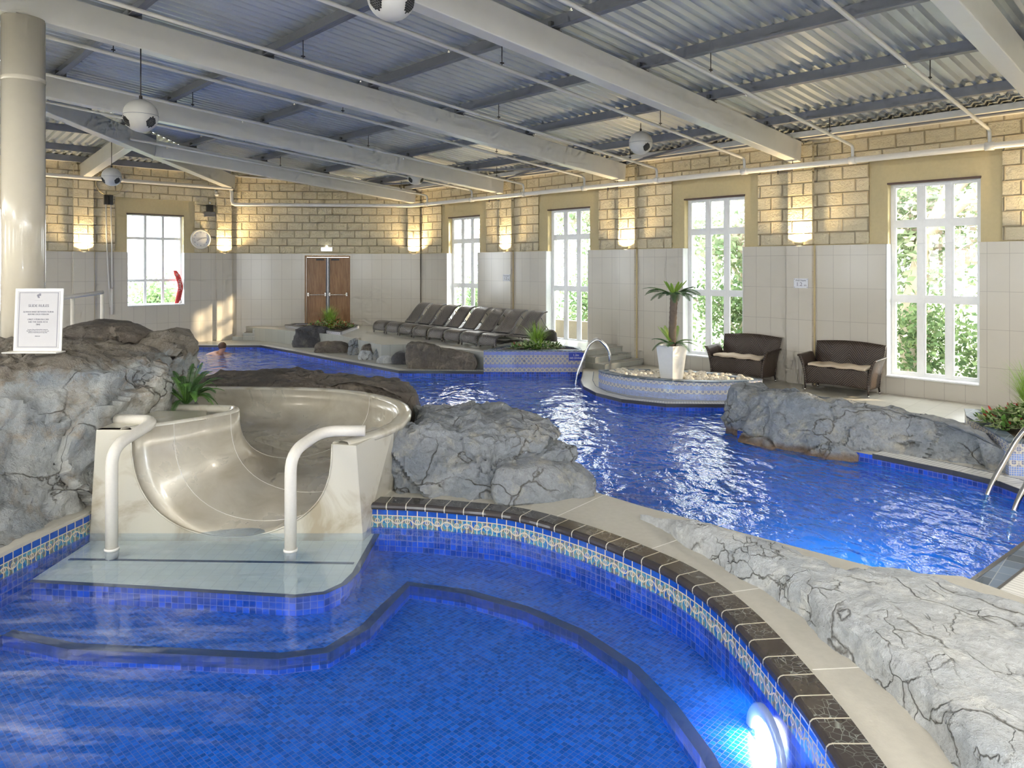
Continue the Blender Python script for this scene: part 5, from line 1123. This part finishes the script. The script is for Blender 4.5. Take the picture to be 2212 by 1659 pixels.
def grassplant(name, label, c, nb, h, spread, rx, ry, nl, flowers=0, mats=('leaf_bright', 'leaf_varieg', 'flower_red'), hh=.16, off=(0, 0), gw=.005):
    t_ = thing(name, label, 'plant', c); mb = MB()
    for i in range(nb): a = random.uniform(0, 6.283); r = random.random()*.12; blade(mb, (c[0]+off[0]+r*math.cos(a), c[1]+off[1]+r*math.sin(a), c[2]), a+random.uniform(-.5, .5), h*random.uniform(.6, 1.1), spread*random.uniform(.15, 1), gw)
    mb.build('grass_blades', mats[0], t_, recalc=False)
    mb = MB(); clump(mb, c[0], c[1], c[2], rx, ry, hh, nl); mb.build('leaves', mats[1], t_, recalc=False)
    mb = MB(); clump(mb, c[0], c[1], c[2], rx*1.05, ry, hh*.95, int(nl*.7)); mb.build('leaves', 'leaf_mid', t_, recalc=False)
    if flowers: mb = MB(); clump(mb, c[0], c[1], c[2]+.03, rx, ry, hh, flowers, .07, .05); mb.build('flowers', mats[2], t_, recalc=False)
    return t_
grassplant('leafy_plant', 'bushy plant with fine grass and red leaves in front of the wooden door', (-5.18, 20.6, .44), 300, .66, .40, .66, .5, 380, 130, hh=.36)
grassplant('leafy_plant', 'grassy plant with variegated leaves on top of the mosaic planter wall', (.53, 15.5, .44), 280, .62, .44, .54, .24, 420, 6, hh=.24)
grassplant('leafy_plant', 'tall grass with variegated leaves and red flowers at the right edge', (5.98, 8.35, .36), 420, .78, .46, .52, .42, 640, 60, hh=.30, off=(.16, .15), gw=.004)
def fern(label, c, n_, l_):
    t_ = thing('fern', label, 'fern', c)
    for i in range(n_):
        mb = MB(); az = -2.2+i*(4.4/n_)+random.uniform(-.2, .2); frond(mb, c, az, l_*random.uniform(.8, 1.15), random.uniform(.35, .68), random.uniform(.2, .5), n_=22, lw=.055, leafw=.007); mb.build('frond', 'leaf_dark' if i % 3 else 'leaf_mid', t_)
fern('green fern growing between the left rock and the slide', (-3.28, 7.28, .80), 34, .36)
# ================================================================ SWIMMERS
def swimmer(label, p, az, cap=None):
    "head and shoulders above the water, arms reaching forward, body just under the surface"
    t_ = thing('person', label, 'person', (p[0], p[1], WZ)); d = Vector((math.cos(az), math.sin(az), 0)); s_ = Vector((-d.y, d.x, 0)); o = Vector((p[0], p[1], WZ))
    J = [o+d*-.95+UP*-.22, o+d*-.45+UP*-.16, o+d*-.12+UP*-.06, o+UP*.0, o+d*.07+UP*.07, o+d*.10+UP*.15, o+d*.11+UP*.22, o+s_*.17+UP*-.02, o+s_*.26+d*.2+UP*-.04, o+s_*.16+d*.45+UP*-.03, o-s_*.17+UP*-.02, o-s_*.26+d*.2+UP*-.04, o-s_*.16+d*.45+UP*-.03, o+d*-1.35+s_*.12+UP*-.25, o+d*-1.75+s_*.16+UP*-.25, o+d*-1.35-s_*.12+UP*-.25, o+d*-1.75-s_*.16+UP*-.25]
    E = [(0, 1), (1, 2), (2, 3), (3, 4), (4, 5), (5, 6), (3, 7), (7, 8), (8, 9), (3, 10), (10, 11), (11, 12), (0, 13), (13, 14), (0, 15), (15, 16)]
    rad = [.15, .14, .15, .13, .055, .09, .085, .07, .045, .035, .07, .045, .035, .07, .04, .07, .04]
    me = bpy.data.meshes.new('body'); me.from_pydata([j-o for j in J], E, []); ob = bpy.data.objects.new('body', me); COL.objects.link(ob); ob.parent = t_
    m_ = ob.modifiers.new('skin', 'SKIN'); 
    for i, v in enumerate(me.skin_vertices[0].data): v.radius = (rad[i], rad[i]); v.use_root = (i == 0)
    ob.modifiers.new('sub', 'SUBSURF').levels = 2; ob.modifiers['sub'].render_levels = 2; me.materials.append(M['skin'])
    mb = MB(); hc = o+d*.105+UP*.20
    mb.sphere(hc-d*.015+UP*.02, .105, 14, 9, 1, 1, .98); mb.build('swim_cap' if cap else 'hair', cap or 'hair', t_); return t_
swimmer('swimmer with short dark hair near the far left pool edge', (-7.65, 18.9), -.2)
swimmer('swimmer in a blue cap partly hidden behind the left rock', (-6.75, 15.1), .3, 'blue_cap')
# ================================================================ OUTSIDE
G = [(-30, -22), (34, -22), (34, 48), (-40, 48)]
mb = MB(); mb.prism(G, -.32, -.3, bottom=False, holes=[ROOMPOLY]); o = struct(mb.build('ground', 'grass_ground', recalc=False)); o['label'] = 'lawn outside the windows'
def tree(label, p, h, r, mat, seed, nl=4200, trunk=True, name='tree', cat='tree', twig='branch', leafs=.17):
    rnd = random.Random(seed); t_ = thing(name, label, cat, (p[0], p[1], -.3)); mb = MB(); br = []
    def limb(a, b, r0, r1, dep):
        m = a.lerp(b, .5)+Vector((rnd.uniform(-.1, .1), rnd.uniform(-.1, .1), 0))*(b-a).length; mb.tube([a, m, b], [r0, (r0+r1)/2, r1], 6, caps=False)
        if dep:
            for _ in range(3):
                d = (b-a).normalized()+Vector((rnd.uniform(-1, 1), rnd.uniform(-1, 1), rnd.uniform(-.2, .7)))*.9; c = b+d.normalized()*(b-a).length*rnd.uniform(.5, .8); limb(b, c, r1, r1*.5, dep-1); br.append(c)
    base = Vector((p[0], p[1], -.3)); limb(base, base+UP*h*.35, h*.025, h*.016, 3); mb.build('trunk', twig, t_)
    mb = MB(); cs_ = br if len(br) > 4 else [base+UP*h*.6]
    for i in range(nl):
        c = rnd.choice(cs_) if rnd.random() < .5 else Vector((p[0]+rnd.gauss(0, r*.5), p[1]+rnd.gauss(0, r*.5), -.3+h*rnd.uniform(.06 if not trunk else .25, 1)))
        q = c+Vector((rnd.gauss(0, .32), rnd.gauss(0, .32), rnd.gauss(0, .32))); 
        if q.z < -.28: q.z = -.28+rnd.random()*.5
        d = Vector((rnd.uniform(-1, 1), rnd.uniform(-1, 1), rnd.uniform(-1, 1))).normalized(); e = d.orthogonal().normalized(); s_ = leafs*rnd.uniform(.6, 1.4); mb.poly([q, q+d*s_*.5+e*s_*.3, q+d*s_, q+d*s_*.5-e*s_*.3])
    mb.build('foliage', mat, t_, recalc=False); return t_
def off(t, dist, side=0): p = R(t, -dist); return (p.x, p.y)
TR = [('green tree outside the left panes of the right window', off(2.6, 4.5), 5.2, 1.6, 'tree_leaf'), ('pale bare branched tree outside the right panes of the right window', off(.1, 5.2), 6, 2.0, 'pale_twig'), ('pinkish tree outside the window behind the palm', off(6.6, 4.6), 5.0, 1.8, 'tree_leaf'),
      ('tall tree beyond the window behind the palm', off(8.6, 9.5), 7, 2.2, 'pale_twig'), ('tree outside the window right of the loungers', off(13.0, 6.0), 6, 2.0, 'tree_leaf'), ('tree outside the window behind the loungers', off(19.0, 6.5), 6.5, 2.2, 'pale_twig'), ('tree between the two right windows in the garden', off(4.4, 7.5), 6, 2.4, 'tree_leaf'),
      ('tall tree added right of the right window to block sun', (11.5, 12.6), 9.5, 2.0, 'tree_leaf'), ('tall dark tree added behind the wicker sofas to block sun', (8.8, 15.4), 9, 1.7, 'tree_leaf'), ('tall tree added beyond the palm window to block sun', (6.6, 17.9), 8.5, 1.1, 'tree_leaf'), ('tall sun-blocking tree added outside past the right edge of the photo', (13.5, 9.3), 10, 2.2, 'tree_leaf'), ('tall tree added outside near the camera end of the hall to block sun', (16.0, 5.8), 10, 2.4, 'tree_leaf')]  # the tall trees on this row are added to keep sun off the windows
for i, (lab, p, h, r, m_) in enumerate(TR): tree(lab, p, h, r, m_, 100+i)
BU = [('dark green bush at the foot of the right window', off(1.9, 3.0), 1.7, 1.0), ('green shrub outside the lower panes behind the palm', off(6.1, 3.2), 2.2, 1.1), ('low shrub under the pale tree by the right window', off(.5, 3.4), 1.1, .8), ('garden bush behind the left wicker sofa window', off(5.2, 3.6), 1.8, .9), ('hedge bush outside the window right of the loungers', off(12.2, 4.6), 2.0, 1.0), ('bush outside the window behind the lounger row', off(16.8, 4.0), 1.8, .9)]
for i, (lab, p, h, r) in enumerate(BU): tree(lab, p, h, r, 'bush_leaf', 200+i, 2200, False, 'bush', 'bush', leafs=.12)
pz = FA(along(FA, 352, -8), 0, -8); tree('round bush seen through the end window above the rescue tube', (pz.x, pz.y), 1.7, 1.3, 'bush_leaf', 301, 1800, False, 'bush', 'bush')
mb = MB(); a, b = R(7.6, -2.6), R(16, -2.6); mb.beam(a+UP*.15, b+UP*.15, .25, .9); tag(mb.build('garden_wall', 'garden_wall'), 'low stone garden wall outside the window right of the loungers', 'wall')
# ---- unseen fill lamps, added out of view to brighten the hall
def fill_lamp(t, u, pw, label, col=(1, .93, .82)):
    z = 4.35; p = R(t, u, z); t_ = thing('fill_lamp', label, 'lamp', p); mb = MB(); mb.box(p+UP*.04, (1.5, .5, .08), ROOM); mb.build('lamp_body', 'gloss_white', t_); mb = MB(); mb.box(p-UP*.005, (1.4, .4, .01), ROOM); mb.build('diffuser', 'fill_white', t_)
    for s_ in (-.6, .6): mb = MB(); mb.tube([p+ROOM@Vector((s_, 0, .08)), p+ROOM@Vector((s_, 0, 1.0))], .006, 6); mb.build('hanging_rod', 'rod_dark', t_)
    area('fill_lamp_light', p-UP*.02, (0, 0, -1), 1.4, .5, pw, col)
emit('fill_white', (1, .95, .88), 6)
for i, (t, u, pw) in enumerate(((-4.5, 5, 110), (-4.5, 11, 150), (-4, 17, 110), (3.5, 17.5, 160), (10.5, 17.5, 160))): fill_lamp(t, u, pw, 'long hanging fill lamp added out of view, %s' % ['by the near window wall', 'behind the camera', 'in the near left corner', 'left of the camera', 'left of the round column'][i])
